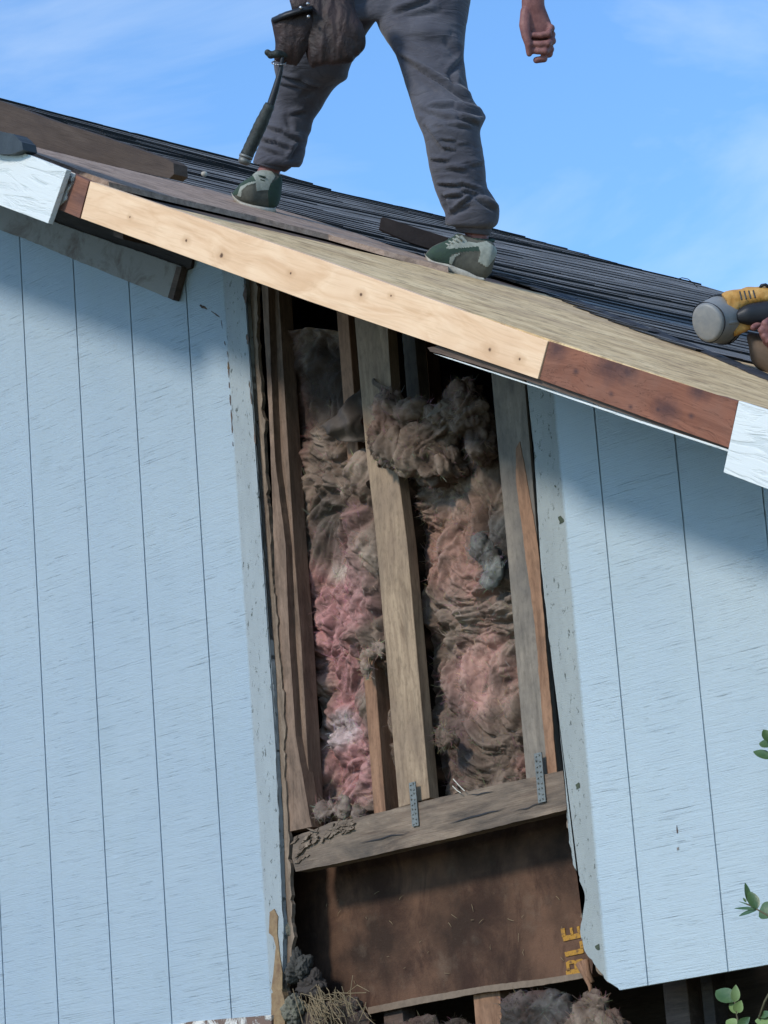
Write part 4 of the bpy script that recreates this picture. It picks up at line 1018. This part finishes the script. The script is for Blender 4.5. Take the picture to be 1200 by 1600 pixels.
lf(bl, 1204, 1160, 1193, 1138, 0.013); lf(bl, 1206, 1166, 1185, 1158, 0.013); lf(bl, 1206, 1186, 1175, 1170, 0.012); lf(bl, 1206, 1186, 1230, 1160, 0.015)
tube(bs, [LP(1206, 1186, -.12), LP(1225, 1230, -.13), LP(1250, 1300, -.14), LP(1270, 1420, -.15)], [0.002, 0.0025, 0.003, 0.004], 6)
lf(bl, 1170, 1411, 1166, 1378, 0.008, nv=TOC + Vector((1, 0, 0))); lf(bl, 1166, 1410, 1161, 1402, 0.003); lf(bl, 1183, 1421, 1170, 1390, 0.014); lf(bl, 1184, 1421, 1143, 1416, 0.004); lf(bl, 1184, 1421, 1150, 1430, 0.005); lf(bl, 1186, 1424, 1215, 1424, 0.022); lf(bl, 1184, 1420, 1152, 1405, 0.002)
tube(bs, [LP(1166, 1412, -.12), LP(1185, 1422, -.12), LP(1215, 1440, -.13), LP(1270, 1500, -.16)], [0.0015, 0.002, 0.0025, 0.003], 6)
lf(bl, 1146, 1566, 1117, 1544, 0.020, -0.2); lf(by, 1148, 1566, 1150, 1539, 0.011, -0.2); lf(by, 1150, 1582, 1158, 1564, 0.012, -0.2); lf(by, 1152, 1584, 1140, 1566, 0.010, -0.2); lf(by, 1152, 1606, 1134, 1592, 0.014, -0.2); lf(bl, 1154, 1606, 1170, 1590, 0.012, -0.2)
tube(bs, [LP(1148, 1566, -.2), LP(1151, 1585, -.2), LP(1156, 1610, -.2), LP(1170, 1680, -.2)], [0.0018, 0.002, 0.0025, 0.004], 6)
lf(by, 1205, 1598, 1177, 1592, 0.012, -0.2); lf(bl, 1205, 1585, 1182, 1586, 0.009, -0.2)
tube(bs, [LP(1186, 1592, -.2), LP(1195, 1565, -.2), LP(1206, 1545, -.2)], [0.003, 0.003, 0.003], 6)
r2 = random.Random(9)
base_pts = [LP(1270, 1420, -.15), LP(1270, 1500, -.16), LP(1170, 1680, -.2), LP(1206, 1545, -.2)]
root = Vector((3.0, -0.35, -3.0))
for q in base_pts:
    mid = (q + root) / 2 + Vector((r2.uniform(0.0, .15), r2.uniform(-.1, .05), 0))
    tube(bs, [q, q.lerp(mid, 0.5) + Vector((0.03, -.02, 0)), mid, root], [0.004, 0.006, 0.008, 0.012], 7)
for k in range(420):
    c = Vector((r2.gauss(3.35, .22), r2.gauss(-.35, .14), r2.uniform(-2.9, -0.15)))
    if toP(c)[0] < 1245 and toP(c)[1] < 1620: continue
    d = Vector((r2.uniform(-1, 1), r2.uniform(-1, 1), r2.uniform(-.4, 1)))
    leafm(bl if r2.random() < .8 else by, c, d, r2.uniform(.04, .07), r2.uniform(.012, .02), Vector((r2.uniform(-1, 1), r2.uniform(-1, 1), 1)))
fo = link('foliage', meshof(bl, True), M_LEAF, SH); fo2 = link('young_foliage', meshof(by, True), M_LEAFY, SH); fo2['label'] = 'paler young leaves'
link('stem', meshof(bs, True), M_STEM, SH)

# ------------------------------------------------------------------ the worker
DR, DL, DP = 9.90, 10.36, 10.16          # distances of the right-hand leg, left-hand leg and hips from the viewer
PE = empty('person', onR(580, 395), 'worker in grey work trousers and grey green sneakers striding across the roof', 'person')
k2m = lambda px_, d: px_ / F * d
# trousers
bm = bmesh.new()
rl = [(-10, 585, 736), (20, 588, 731), (45, 592, 727), (80, 614, 725), (105, 625, 727), (125, 632, 730), (145, 638, 735), (162, 643, 748), (177, 647, 760), (188, 651, 756), (200, 656, 751), (217, 662, 753), (240, 667, 756), (262, 671, 759), (282, 676, 761), (297, 680, 765), (310, 686, 775), (322, 690, 779), (336, 694, 779), (346, 694, 776), (353, 697, 768)]
secs = [(a, y, b, y + 4, DP + (DR - DP) * min(1, max(0, y / 200)), k2m((b - a) / 2, 10) * 0.92) for y, a, b in rl]
loft_px(bm, smooth_secs(secs, 4), 36, 2.15)
ll = [(20, 500, 590), (45, 452, 572), (62, 440, 562), (80, 432, 553), (98, 427, 546), (112, 429, 543), (122, 431, 530), (134, 429, 519), (147, 426, 510), (163, 423, 501), (180, 419, 490), (200, 413, 485), (220, 406, 481), (235, 401, 478), (248, 398, 474), (256, 402, 468)]
secs = [(a, y, b, y + (b - a) * 0.10, DP + (DL - DP) * min(1, max(0, y / 160)), k2m((b - a) / 2, 10) * 0.92) for y, a, b in ll]
loft_px(bm, smooth_secs(secs, 4), 36, 2.15)
pv = [(-150, 560, 722), (-100, 556, 728), (-50, 545, 735), (-10, 520, 736), (15, 505, 730), (32, 510, 715)]
secs = [(a, y, b, y, DP + 0.02, k2m((b - a) / 2, 10) * 0.62) for y, a, b in pv]
loft_px(bm, smooth_secs(secs, 4), 36, 2.3)
tm = fuse(bm, 0.006, 5); tm.update()
folds = [  # (u1, v1, u2, v2, width px, depth mm)
 (622, 88, 705, 140, 3.4, 9), (705, 140, 745, 165, 4, 9), (700, 118, 728, 88, 4, 5), (703, 118, 712, 132, 4, 6), (615, 22, 672, 2, 4, 8), (628, 26, 690, 18, 5, 4),
 (668, 168, 710, 166, 3, 6), (710, 168, 762, 180, 3.5, 7), (716, 184, 748, 196, 3.5, 7), (655, 172, 710, 190, 4, 5), (662, 198, 690, 236, 3, 7), (678, 198, 692, 198, 1.8, 3), (686, 219, 712, 222, 2.0, 4), (690, 232, 712, 237, 2.0, 4), (714, 228, 732, 226, 2.0, 3),
 (700, 196, 738, 202, 3, 5), (672, 252, 702, 254, 3, 5), (697, 266, 728, 270, 4, 5), (682, 290, 722, 292, 2.6, 7), (716, 287, 752, 300, 2.6, 7), (720, 300, 755, 305, 2.6, 7), (694, 309, 725, 307, 3, 8), (714, 326, 740, 306, 3, 8), (700, 338, 735, 322, 4, 5), (742, 308, 772, 330, 3.4, 8), (692, 306, 700, 330, 3, 8), (735, 262, 758, 258, 3, 4),
 (695, 62, 716, 90, 6, 4), (640, 60, 700, 70, 9, 4), (650, 120, 690, 150, 6, 3),
 (438, 121, 470, 128, 3, 7), (468, 128, 498, 140, 3, 6), (436, 134, 480, 142, 3.4, 5), (452, 182, 478, 176, 3.4, 5), (414, 200, 440, 208, 3, 8), (440, 208, 468, 222, 3.4, 7), (405, 220, 430, 225, 3, 9), (430, 224, 455, 236, 3.4, 7), (404, 232, 440, 245, 3, 5), (446, 180, 455, 206, 5, 4), (470, 150, 500, 140, 6, 4), (455, 250, 470, 225, 4, 6),
]
NRM = [q.normal.copy() for q in tm.vertices]
for v_, n_ in zip(tm.vertices, NRM):
    p = v_.co.copy(); u, w_ = toP(p)
    facing = max(0.0, min(1.0, -n_.dot(FW) * 2.0))
    dsp = 0.0035 * noise.noise(Vector((p.x * 8, p.y * 8, p.z * 13))) + 0.0010 * noise.noise(Vector((p.x * 25, p.y * 25, p.z * 40)))
    if w_ > 280 or (u < 520 and w_ > 190): dsp += 0.004 * noise.noise(Vector((p.x * 8, p.y * 8, p.z * 38)))
    for (x1, y1_, x2, y2_, wd, dp) in folds:
        if facing <= 0: break
        dx_, dy_ = x2 - x1, y2_ - y1_; L2 = dx_ * dx_ + dy_ * dy_; t = ((u - x1) * dx_ + (w_ - y1_) * dy_) / L2
        if t < -0.1 or t > 1.1: continue
        tt = max(0, min(1, t)); ex, ey = u - (x1 + dx_ * tt), w_ - (y1_ + dy_ * tt); dd = math.hypot(ex, ey)
        if dd > wd * 5: continue
        sg = (ex * dy_ - ey * dx_) / math.sqrt(L2)
        tp_ = math.sin(PI * min(1, max(0.02, t * 0.9 + 0.05))) ** 0.5
        dsp += facing * tp_ * dp * 0.0019 * (-math.exp(-(dd / (wd * 0.8)) ** 2) + 0.75 * math.exp(-((sg - wd * 2.0) / (wd * 1.1)) ** 2 - (0 if 0 <= t <= 1 else 2)))
    v_.co = p + n_ * dsp
TRS = link('trousers', tm, M_CLOTH, PE); TRS['label'] = 'creased dark grey work trousers'
# rib cuffs
bm = bmesh.new()
loft_px(bm, [(708, 345, 769, 349, DR, .052), (711, 354, 768, 359, DR, .050), (713, 361, 767, 367, DR, .047), (716, 362, 764, 368, DR, .044)], 32)
me = meshof(bm, True); link('cuff', me, M_CLOTH, TRS)
bm = bmesh.new()
loft_px(bm, [(400, 238, 462, 252, DL, .052), (397, 246, 455, 262, DL, .050), (395, 254, 447, 268, DL, .046), (398, 256, 444, 269, DL, .043)], 32)
link('cuff', meshof(bm, True), M_CLOTH, TRS)
# body: one skin from head to ankles
bm = bmesh.new()
def A(u, v_, d): return atd(u, v_, d)
capsule(bm, [A(650, -60, DP), A(680, 70, DP), A(705, 185, DR), A(736, 330, DR), A(746, 372, DR), A(742, 392, DR)], [.08, .065, .045, .036, .036, .036])
capsule(bm, [A(600, -60, DP), A(530, 50, DP), A(474, 120, DL), A(434, 235, DL), A(420, 268, DL), A(408, 292, DL)], [.08, .055, .045, .036, .036, .034])
loft_px(bm, smooth_secs([(565, -20, 715, -20, DP, .10), (560, -120, 718, -120, DP, .10), (556, -230, 730, -230, DP, .11), (550, -320, 750, -320, DP, .11), (575, -372, 725, -372, DP, .09), (620, -400, 675, -400, DP, .055), (625, -440, 672, -440, DP, .05)], 3), 24)
ball(bm, A(642, -480, DP), (.078, .095, .115), 20); ball(bm, A(628, -470, DP - .09), (.015, .02, .02), 10); ball(bm, A(684, -478, DP), (.015, .012, .03), 8)
capsule(bm, [A(735, -330, DP), A(790, -190, 10.1), A(826, -60, 9.95)], [.055, .045, .037])
capsule(bm, [A(560, -330, DP), A(500, -200, 10.3), A(440, -120, 10.1)], [.055, .045, .034]); ball(bm, A(425, -105, 10.08), (.04, .04, .05), 12)
big = fuse(bm, .009, 3)
bm = bmesh.new()
D = 9.86
capsule(bm, [A(822, -75, 9.96), A(826, -60, 9.95), A(833, -2, 9.9)], [.0375, .0375, .034])
loft_px(bm, smooth_secs([(815, -8, 851, -8, D, .026), (815, 8, 851, 8, D, .026), (815, 24, 856, 22, D, .022), (814, 40, 862, 38, D, .020), (815, 54, 864, 52, D, .018), (820, 66, 862, 66, D, .016), (826, 74, 856, 74, D, .012)], 3), 24, 2.2)
fg = D - 0.026
for ch in ([(850, 36, D), (861, 44, D - .01), (857, 53, fg - .004), (846, 55, fg - .006), (834, 55, fg)],          # index
           [(862, 54, D), (863, 64, D - .012), (856, 68, fg - .008), (843, 69, fg - .008), (831, 68, fg - .002)],     # middle
           [(858, 66, D), (860, 77, D - .010), (852, 80, fg - .006), (840, 80, fg - .004), (830, 79, fg)],            # ring
           [(852, 74, D), (858, 84, D - .006), (850, 92, D - .016), (838, 94, D - .02)],                              # little
           ):
    capsule(bm, [A(*q) for q in ch], [.0125, .0125, .0115, .0105, .0095][:len(ch)], 10)
capsule(bm, [A(822, 18, D - .008), A(820, 40, D - .022), A(822, 56, D - .032), A(826, 70, D - .036), A(827, 84, D - .03)], [.018, .018, .0145, .012, .0095], 12)   # thumb
bmm = fuse(bm, 0.0028, 3)
jb = bmesh.new(); jb.from_mesh(big); jb.from_mesh(bmm); jb.to_mesh(bmm); jb.free()
for p_ in bmm.polygons: p_.use_smooth = True
BODY = link('body', bmm, M_SKIN, PE)
bm = bmesh.new(); ball(bm, A(648, -498, DP + .02), (.084, .098, .098), 20); link('hair', meshof(bm, True), M_HAIR, PE)
bm = bmesh.new()
loft_px(bm, smooth_secs([(556, -90, 724, -90, DP, .125), (552, -160, 726, -160, DP, .12), (546, -240, 738, -240, DP, .13), (538, -320, 760, -320, DP, .13), (568, -376, 730, -376, DP, .10), (612, -404, 682, -404, DP, .065)], 3), 28, 2.2)
capsule(bm, [A(735, -328, DP), A(772, -235, 10.2)], [.075, .066]); capsule(bm, [A(562, -328, DP), A(515, -235, 10.3)], [.075, .066])
link('shirt', fuse(bm, 0.008, 4), M_SHIRT, PE)

# sneakers: the silhouette lofted round, panels by region of the side view
def shoe(label, secs, d, sole_pts, panels, e=2.4, tilt=0.0):
    bm = bmesh.new(); loft_px(bm, smooth_secs([(a, b, c, dd, d + dz, hd) for a, b, c, dd, hd, dz in secs], 5), 40, e)
    me = meshof(bm, True)
    def inside(x_, y_, poly):
        r = False; j = len(poly) - 1
        for i in range(len(poly)):
            if (poly[i][1] > y_) != (poly[j][1] > y_) and x_ < (poly[j][0] - poly[i][0]) * (y_ - poly[i][1]) / (poly[j][1] - poly[i][1]) + poly[i][0]: r = not r
            j = i
        return r
    bm = bmesh.new(); bm.from_mesh(me); bpy.data.meshes.remove(me)
    bmesh.ops.subdivide_edges(bm, edges=bm.edges[:], cuts=2, use_grid_fill=True)
    bmesh.ops.recalc_face_normals(bm, faces=bm.faces[:])
    bm.normal_update()
    for f in bm.faces:
        u, v_ = toP(f.calc_center_median()); f.material_index = 0
        for k, poly in panels:
            if inside(u, v_, poly): f.material_index = k
    raise_ = {1: 0.0016, 2: 0.0010, 0: 0.0, 3: 0.0016, 4: 0.003}
    for q in bm.verts:
        h = max(raise_[f.material_index] for f in q.link_faces); q.co += q.normal * h
    me = bpy.data.meshes.new('m'); bm.to_mesh(me); bm.free()
    for p in me.polygons: p.use_smooth = True
    up = link('shoe', me, [M_SHOEG, M_SUEDE, M_SHOED, M_SOLE, M_SOLE], PE); up['label'] = label
    bm = bmesh.new()
    loft_px(bm, smooth_secs([(a, b, c, dd, d + dz, hd) for a, b, c, dd, hd, dz in sole_pts], 4), 32, 3.5)
    link('sole', meshof(bm, True), M_SOLE, up)
    return up
shoe('grey green sneaker with pale suede heel, standing on the plywood',
     [(664, 398, 666, 405, .020, 0), (672, 388, 672, 410, .040, 0), (684, 381, 680, 414, .047, 0), (697, 376, 690, 419, .050, 0), (708, 370, 702, 425, .050, 0), (717, 365, 715, 430, .048, 0), (730, 369, 728, 435, .044, 0), (745, 372, 740, 437, .042, 0), (760, 374, 750, 438, .040, 0), (771, 380, 758, 436, .036, 0), (776, 393, 768, 426, .020, 0)], DR - .02,
     [(663, 395, 666, 405, .022, 0), (667, 400, 670, 411, .040, 0), (680, 408, 680, 418, .050, 0), (700, 411, 700, 426, .052, 0), (715, 417, 716, 433, .050, 0), (730, 423, 731, 438, .046, 0), (745, 431, 745, 441, .043, 0), (756, 434, 758, 439, .036, 0)],
     [(2, [(664, 400), (676, 386), (698, 376), (712, 364), (718, 366), (700, 384), (702, 414), (680, 412)]),
      (2, [(700, 388), (752, 384), (752, 392), (718, 394), (706, 398), (700, 412)]),
      (1, [(697, 388), (710, 374), (722, 368), (730, 378), (750, 381), (750, 385), (702, 389)]),
      (1, [(702, 411), (703, 402), (712, 397), (720, 396), (711, 402), (706, 414)]),
      (1, [(746, 380), (760, 377), (776, 388), (775, 400), (761, 418), (747, 409), (751, 396)])])
shoe('grey green sneaker with pale suede tongue, planted on the shingles',
     [(363, 303, 364, 310, .025, 0), (370, 293, 372, 316, .045, -.01), (380, 284, 384, 321, .050, -.02), (392, 276, 396, 325, .052, -.02), (403, 268, 408, 328, .050, -.01), (416, 266, 420, 328, .048, 0), (428, 268, 430, 325, .044, .01), (438, 274, 436, 316, .034, .02), (441, 284, 439, 304, .02, .03)], DL - .02,
     [(361, 300, 364, 310, .030, 0), (366, 307, 370, 318, .046, -.01), (376, 314, 382, 326, .054, -.02), (392, 319, 396, 331, .055, -.02), (408, 322, 412, 334, .052, -.01), (422, 324, 424, 334, .046, .01), (430, 324, 432, 330, .036, .02)],
     [(2, [(360, 306), (378, 284), (396, 270), (404, 284), (384, 290), (374, 304)]),
      (2, [(418, 300), (424, 286), (445, 270), (445, 320), (420, 324)]),
      (1, [(371, 306), (376, 292), (388, 286), (400, 283), (400, 286), (386, 290), (378, 298), (377, 308)]),
      (1, [(394, 272), (404, 266), (424, 267), (430, 276), (422, 288), (419, 298), (401, 298), (400, 284)])])
shoes = [c for c in PE.children if c.name.startswith('shoe')]
def on_shoe(u, v_, d0): return atd(u, v_, d0)
for so_, strokes_, d0 in ((shoes[0], [((697, 381), (707, 387)), ((702, 377), (712, 384)), ((708, 373), (717, 380)), ((713, 368), (722, 376))], DR - .066), (shoes[1], [((402, 275), (414, 277)), ((402, 281), (413, 283)), ((402, 287), (412, 289))], DL - .072)):
    for a, b_ in strokes_:
        bm = bmesh.new(); capsule(bm, [atd(*a, d0 + .01), atd((a[0] + b_[0]) / 2, (a[1] + b_[1]) / 2 - 1, d0), atd(*b_, d0 + .004)], .0028, 8); link('lace', meshof(bm, True), M_SUEDE if so_ is shoes[0] else M_SHOED, so_)
bm = bmesh.new()
for i in range(24):
    a0, a1 = 2 * PI * i / 24, 2 * PI * (i + 1) / 24
    tube(bm, [atd(747, 374, DR) + RX * .046 * math.cos(q) - UP * .004 * math.cos(q) + UP * .006 * math.sin(q) + FW * .036 * math.sin(q) for q in (a0, a1)], .006, 6)
link('collar', meshof(bm, True), M_SHOED, shoes[0])

# tool pouch
TP = empty('tool_pouch', atd(495, 40, 9.9), 'worn dark brown leather tool pouch hanging at the worker\'s hip over the left thigh', 'tool pouch')
def pouch(secs, amp, sd, name, mat=M_LEATH):
    bm = bmesh.new(); loft_px(bm, smooth_secs(secs, 6), 44, 2.6); me = fuse(bm, 0.0035, 3); me.update()
    NRM = [q.normal.copy() for q in me.vertices]
    for v_, n_ in zip(me.vertices, NRM):
        p = v_.co.copy(); u, w_ = toP(p)
        v_.co = p + n_ * (amp * noise.noise(Vector((u * 0.05, w_ * 0.018, sd))) + amp * 0.4 * noise.noise(Vector((u * 0.13, w_ * 0.05, sd))))
    return link(name, me, mat, TP)
DT = 9.88
pouch([(424, 30, 436, 22, DT, .03), (426, 44, 448, 19, DT, .045), (429, 70, 470, 12, DT, .05), (428, 92, 488, 8, DT, .05), (440, 99, 500, 20, DT, .045), (462, 103, 505, 40, DT, .03)][:], 0.005, 3.0, 'front_pocket')
pouch([(474, -20, 560, -20, DT + .02, .04), (474, 0, 553, 0, DT + .01, .045), (478, 25, 556, 25, DT, .055), (478, 50, 568, 45, DT, .06), (478, 70, 571, 66, DT, .06), (480, 90, 563, 84, DT, .055), (484, 100, 548, 96, DT, .045), (490, 105, 530, 102, DT, .02)], 0.010, 8.0, 'main_pocket')
bm = bmesh.new(); loft_px(bm, [(424, 28, 427, 37, DT - .01, .035), (446, 18, 449, 29, DT - .02, .05), (470, 11, 472, 21, DT - .02, .055), (488, 8, 488, 18, DT - .02, .05)], 20, 3); link('pocket_rim', meshof(bm, True), M_TBLK, TP)
bm = bmesh.new(); loft_px(bm, [(452, 0, 485, -4, DT, .02), (455, 10, 482, 8, DT, .02), (457, 20, 480, 18, DT, .018)], 16, 3); o = link('pocket_flap', meshof(bm, True), M_LEATH, TP)
bm = bmesh.new()
for (u, v_) in ((481, 6), (482, 26), (470, 12)): ball(bm, atd(u, v_, DT - .075), .006, 8)
link('rivet', meshof(bm, True), M_STEEL, TP)
bm = bmesh.new(); loft_px(bm, [(446, -22, 447, -8, DT + .04, .05), (560, -30, 560, -12, DP - .10, .02), (650, -34, 650, -14, DP - .12, .02), (730, -34, 730, -14, DP, .02)], 16, 3); link('belt', meshof(bm, True), M_LEATH, TP)
bm = bmesh.new()
for i in range(14):
    a, b = 2 * PI * i / 14, 2 * PI * (i + 1) / 14
    tube(bm, [atd(436, 98, DT - .03) + RX * .022 * math.cos(q) + UP * .010 * math.sin(q) + FW * 0.03 * math.sin(q) for q in (a, b)], .0022, 6)
link('hammer_ring', meshof(bm, True), M_STEEL, TP)

# hammer
HM = empty('hammer', atd(410, 200, DT - .05), 'hammer with black rubber grip hanging head up from the tool pouch', 'hammer')
DH = DT - .05
bm = bmesh.new(); capsule(bm, [atd(441, 92, DH), atd(438, 112, DH), atd(431, 138, DH), atd(423, 163, DH)], [.006, .008, .011, .012], 12); link('handle', fuse(bm, .002, 2), M_TBLK, HM)
bm = bmesh.new()
pts = [atd(422 + (384 - 422) * t, 163 + (246 - 163) * t, DH) for t in [i / 16 for i in range(17)]]
tube(bm, pts, [0.015 + 0.0045 * min(1, i / 6) + (0.0012 if i % 2 else 0) for i in range(17)], 16); link('grip', meshof(bm, True), M_RUB, HM)
bm = bmesh.new(); tube(bm, [atd(385, 243, DH), atd(383.5, 247, DH)], .0215, 16); tube(bm, [atd(383.5, 248, DH), atd(381, 254, DH), atd(380, 257, DH)], [.020, .019, .012], 16); link('butt_cap', meshof(bm, True), M_METALG, HM)
bm = bmesh.new(); capsule(bm, [atd(446, 86, DH + .02), atd(432, 84, DH), atd(423, 86, DH), atd(418, 82, DH)], [.011, .013, .012, .010], 12); link('head', fuse(bm, .002, 2), M_RUB, HM)

# ------------------------------------------------------------------ nail gun and the hand that holds it
DN = 8.9
NG = empty('nail_gun', atd(1150, 505, DN), 'yellow and black nail gun with a round grey end cap', 'nail gun')
bm = bmesh.new()
axis = (atd(1160, 492, DN + .10) - atd(1103, 504, DN - 0.05)).normalized()
c0 = atd(1103.5, 504, DN - .045)
s1 = axis.cross(Vector((0, 0, 1))).normalized(); s2 = s1.cross(axis).normalized()
prof = [(0.000, .000), (0.0, .040), (.002, .0455), (.006, .048), (.010, .049), (.035, .053), (.060, .057), (.085, .060), (.098, .0605), (.102, .058), (.104, .02)]
rings = []
for h, r in prof:
    r *= 1.0
    ring_ = []
    for i in range(40):
        a = 2 * PI * i / 40; rr = max(r, 0.0005) * (1 + (0.05 * math.cos(3 * a) if h > 0.02 else 0.015 * math.cos(3 * a)))
        ring_.append(c0 + axis * h + s1 * rr * math.cos(a) + s2 * rr * 1.1 * math.sin(a))
    rings.append(ring_)
ring_loft(bm, rings); ec = link('end_cap', meshof(bm, True), M_TGREY, NG)
b_ = ec.modifiers.new('e', 'EDGE_SPLIT'); b_.split_angle = math.radians(45)
for i in range(3):
    bm = bmesh.new()
    a = PI / 2 + i * 2 * PI / 3 + 0.2
    c = c0 + axis * .055 + s1 * .056 * math.cos(a) + s2 * .060 * math.sin(a)
    capsule(bm, [c - axis * .020 - (c - c0 - axis * .055) * .12, c + axis * .035], [.008, .009], 10)
    link('screw_boss', fuse(bm, .002, 1), M_TGREY, NG)
bm = bmesh.new()
loft_px(bm, smooth_secs([(1128, 460, 1150, 500, DN, .035), (1138, 455, 1158, 492, DN + .02, .045), (1160, 450, 1170, 482, DN + .03, .045), (1182, 448, 1184, 478, DN + .03, .045), (1205, 447, 1206, 476, DN + .03, .045), (1240, 450, 1240, 480, DN + .03, .045), (1290, 460, 1290, 500, DN + .03, .04)], 5), 32, 2.8)
me = fuse(bm, .003, 3); me.update()
NRM = [q.normal.copy() for q in me.vertices]
for v_, n_ in zip(me.vertices, NRM): v_.co += n_ * (0.004 * noise.noise(v_.co * 28) + 0.0015 * noise.noise(v_.co * 80))
link('housing', me, M_TYEL, NG)
bm = bmesh.new(); loft_px(bm, smooth_secs([(1150, 486, 1153, 505, DN - .005, .03), (1166, 476, 1168, 508, DN - .01, .035), (1184, 472, 1184, 509, DN - .01, .035), (1205, 470, 1205, 508, DN - .01, .035), (1245, 470, 1245, 505, DN, .035), (1290, 480, 1290, 505, DN, .03)], 4), 28, 2.6); link('grip', meshof(bm, True), M_TBLK, NG)
bm = bmesh.new(); loft_px(bm, [(1146, 500, 1147, 526, DN, .022), (1160, 500, 1162, 520, DN, .022), (1178, 500, 1180, 511, DN, .018)], 20, 3); link('magazine', meshof(bm, True), M_TYEL, NG)
bm = bmesh.new()
for h_, r_ in ((0.012, .0505), (0.082, .0615), (0.096, .0625)):
    ring_ = [c0 + axis * h_ + s1 * r_ * math.cos(2 * PI * i / 30) * (1 + .05 * math.cos(6 * PI * i / 30)) + s2 * r_ * 1.1 * math.sin(2 * PI * i / 30) * (1 + .05 * math.cos(6 * PI * i / 30)) for i in range(31)]
    tube(bm, ring_, .0016, 6)
link('seam', meshof(bm), M_TBLK, NG)
for k in range(4):
    bm = bmesh.new(); capsule(bm, [atd(1156 + k * 7, 456 + k * -0.5, DN - .030), atd(1159 + k * 7, 468 - k, DN - .038)], .0024, 8); link('vent_slot', meshof(bm), M_TBLK, NG)
bm = bmesh.new()
tube(bm, [atd(1188, 450, DN), atd(1190, 446, DN), atd(1196, 445, DN), atd(1202, 449, DN)], .005, 8); link('hook', meshof(bm, True), M_TBLK, NG)

P2 = empty('person', onR(1290, 640), 'kneeling worker at the right edge gripping the nail gun with bare fingers', 'person')
bm = bmesh.new(); Dn = DN - .04
for ch in ([(1206, 500, Dn), (1196, 506, Dn - .03), (1190, 516, Dn - .03), (1193, 526, Dn - .01)], [(1210, 508, Dn), (1200, 514, Dn - .03), (1195, 525, Dn - .03), (1197, 535, Dn - .01)], [(1214, 516, Dn), (1206, 522, Dn - .03), (1201, 532, Dn - .03), (1203, 541, Dn - .01)], [(1218, 524, Dn), (1212, 530, Dn - .03), (1208, 538, Dn - .025), (1210, 545, Dn - .01)], [(1215, 512, Dn), (1198, 506, Dn + .02), (1184, 508, Dn + .01), (1177, 512, Dn)]):
    capsule(bm, [atd(*q) for q in ch], [.013, .0125, .0115, .0095], 10)
loft_px(bm, smooth_secs([(1204, 498, 1222, 540, Dn, .02), (1222, 500, 1236, 540, Dn, .024), (1250, 510, 1256, 542, Dn, .028), (1330, 500, 1335, 545, Dn + .1, .035), (1450, 470, 1455, 525, Dn + .2, .045)], 3), 24)
fine = fuse(bm, .0035, 3)
bm = bmesh.new()
capsule(bm, [atd(1440, 497, Dn + .2), atd(1452, 497, Dn + .2), atd(1500, 330, 9.2)], [.040, .045, .06])
loft_px(bm, smooth_secs([(1400, 520, 1560, 520, 9.3, .10), (1395, 400, 1560, 400, 9.3, .10), (1390, 290, 1580, 290, 9.3, .12), (1420, 230, 1550, 230, 9.3, .09), (1460, 200, 1512, 200, 9.3, .055), (1464, 165, 1508, 165, 9.3, .05)], 3), 24)
ball(bm, atd(1482, 120, 9.3), (.078, .095, .115), 18)
big = fuse(bm, .01, 3)
jb = bmesh.new(); jb.from_mesh(big); jb.from_mesh(fine); jb.to_mesh(fine); jb.free()
for p_ in fine.polygons: p_.use_smooth = True
link('body', fine, M_SKIN, P2)
bm = bmesh.new()
loft_px(bm, smooth_secs([(1166, 524, 1172, 548, DN + .05, .03), (1172, 519, 1176, 566, DN + .05, .055), (1190, 520, 1192, 582, DN + .05, .065), (1220, 518, 1220, 600, DN + .05, .07), (1300, 510, 1300, 620, DN + .1, .08), (1420, 500, 1420, 640, DN + .3, .10)], 4), 30)
loft_px(bm, smooth_secs([(1390, 380, 1570, 380, 9.32, .115), (1385, 480, 1570, 480, 9.3, .12), (1400, 600, 1570, 640, 9.3, .12)], 4), 30)
me = fuse(bm, .008, 3); me.update()
NRM = [q.normal.copy() for q in me.vertices]
for v_, n_ in zip(me.vertices, NRM): v_.co += n_ * 0.005 * noise.noise(Vector((v_.co.x * 22, v_.co.y * 22, v_.co.z * 12)))
link('trousers', me, simple('tan work cloth', (0.16, 0.115, 0.085), 0.9, 14, 0.35, 0.5), P2)
bm = bmesh.new(); loft_px(bm, smooth_secs([(1385, 400, 1572, 400, 9.3, .13), (1380, 290, 1590, 290, 9.3, .135), (1415, 226, 1555, 226, 9.3, .10)], 4), 28); link('shirt', meshof(bm, True), M_SHIRT, P2)
bm = bmesh.new(); ball(bm, atd(1486, 104, 9.32), (.084, .098, .098), 18); link('hair', meshof(bm, True), M_HAIR, P2)
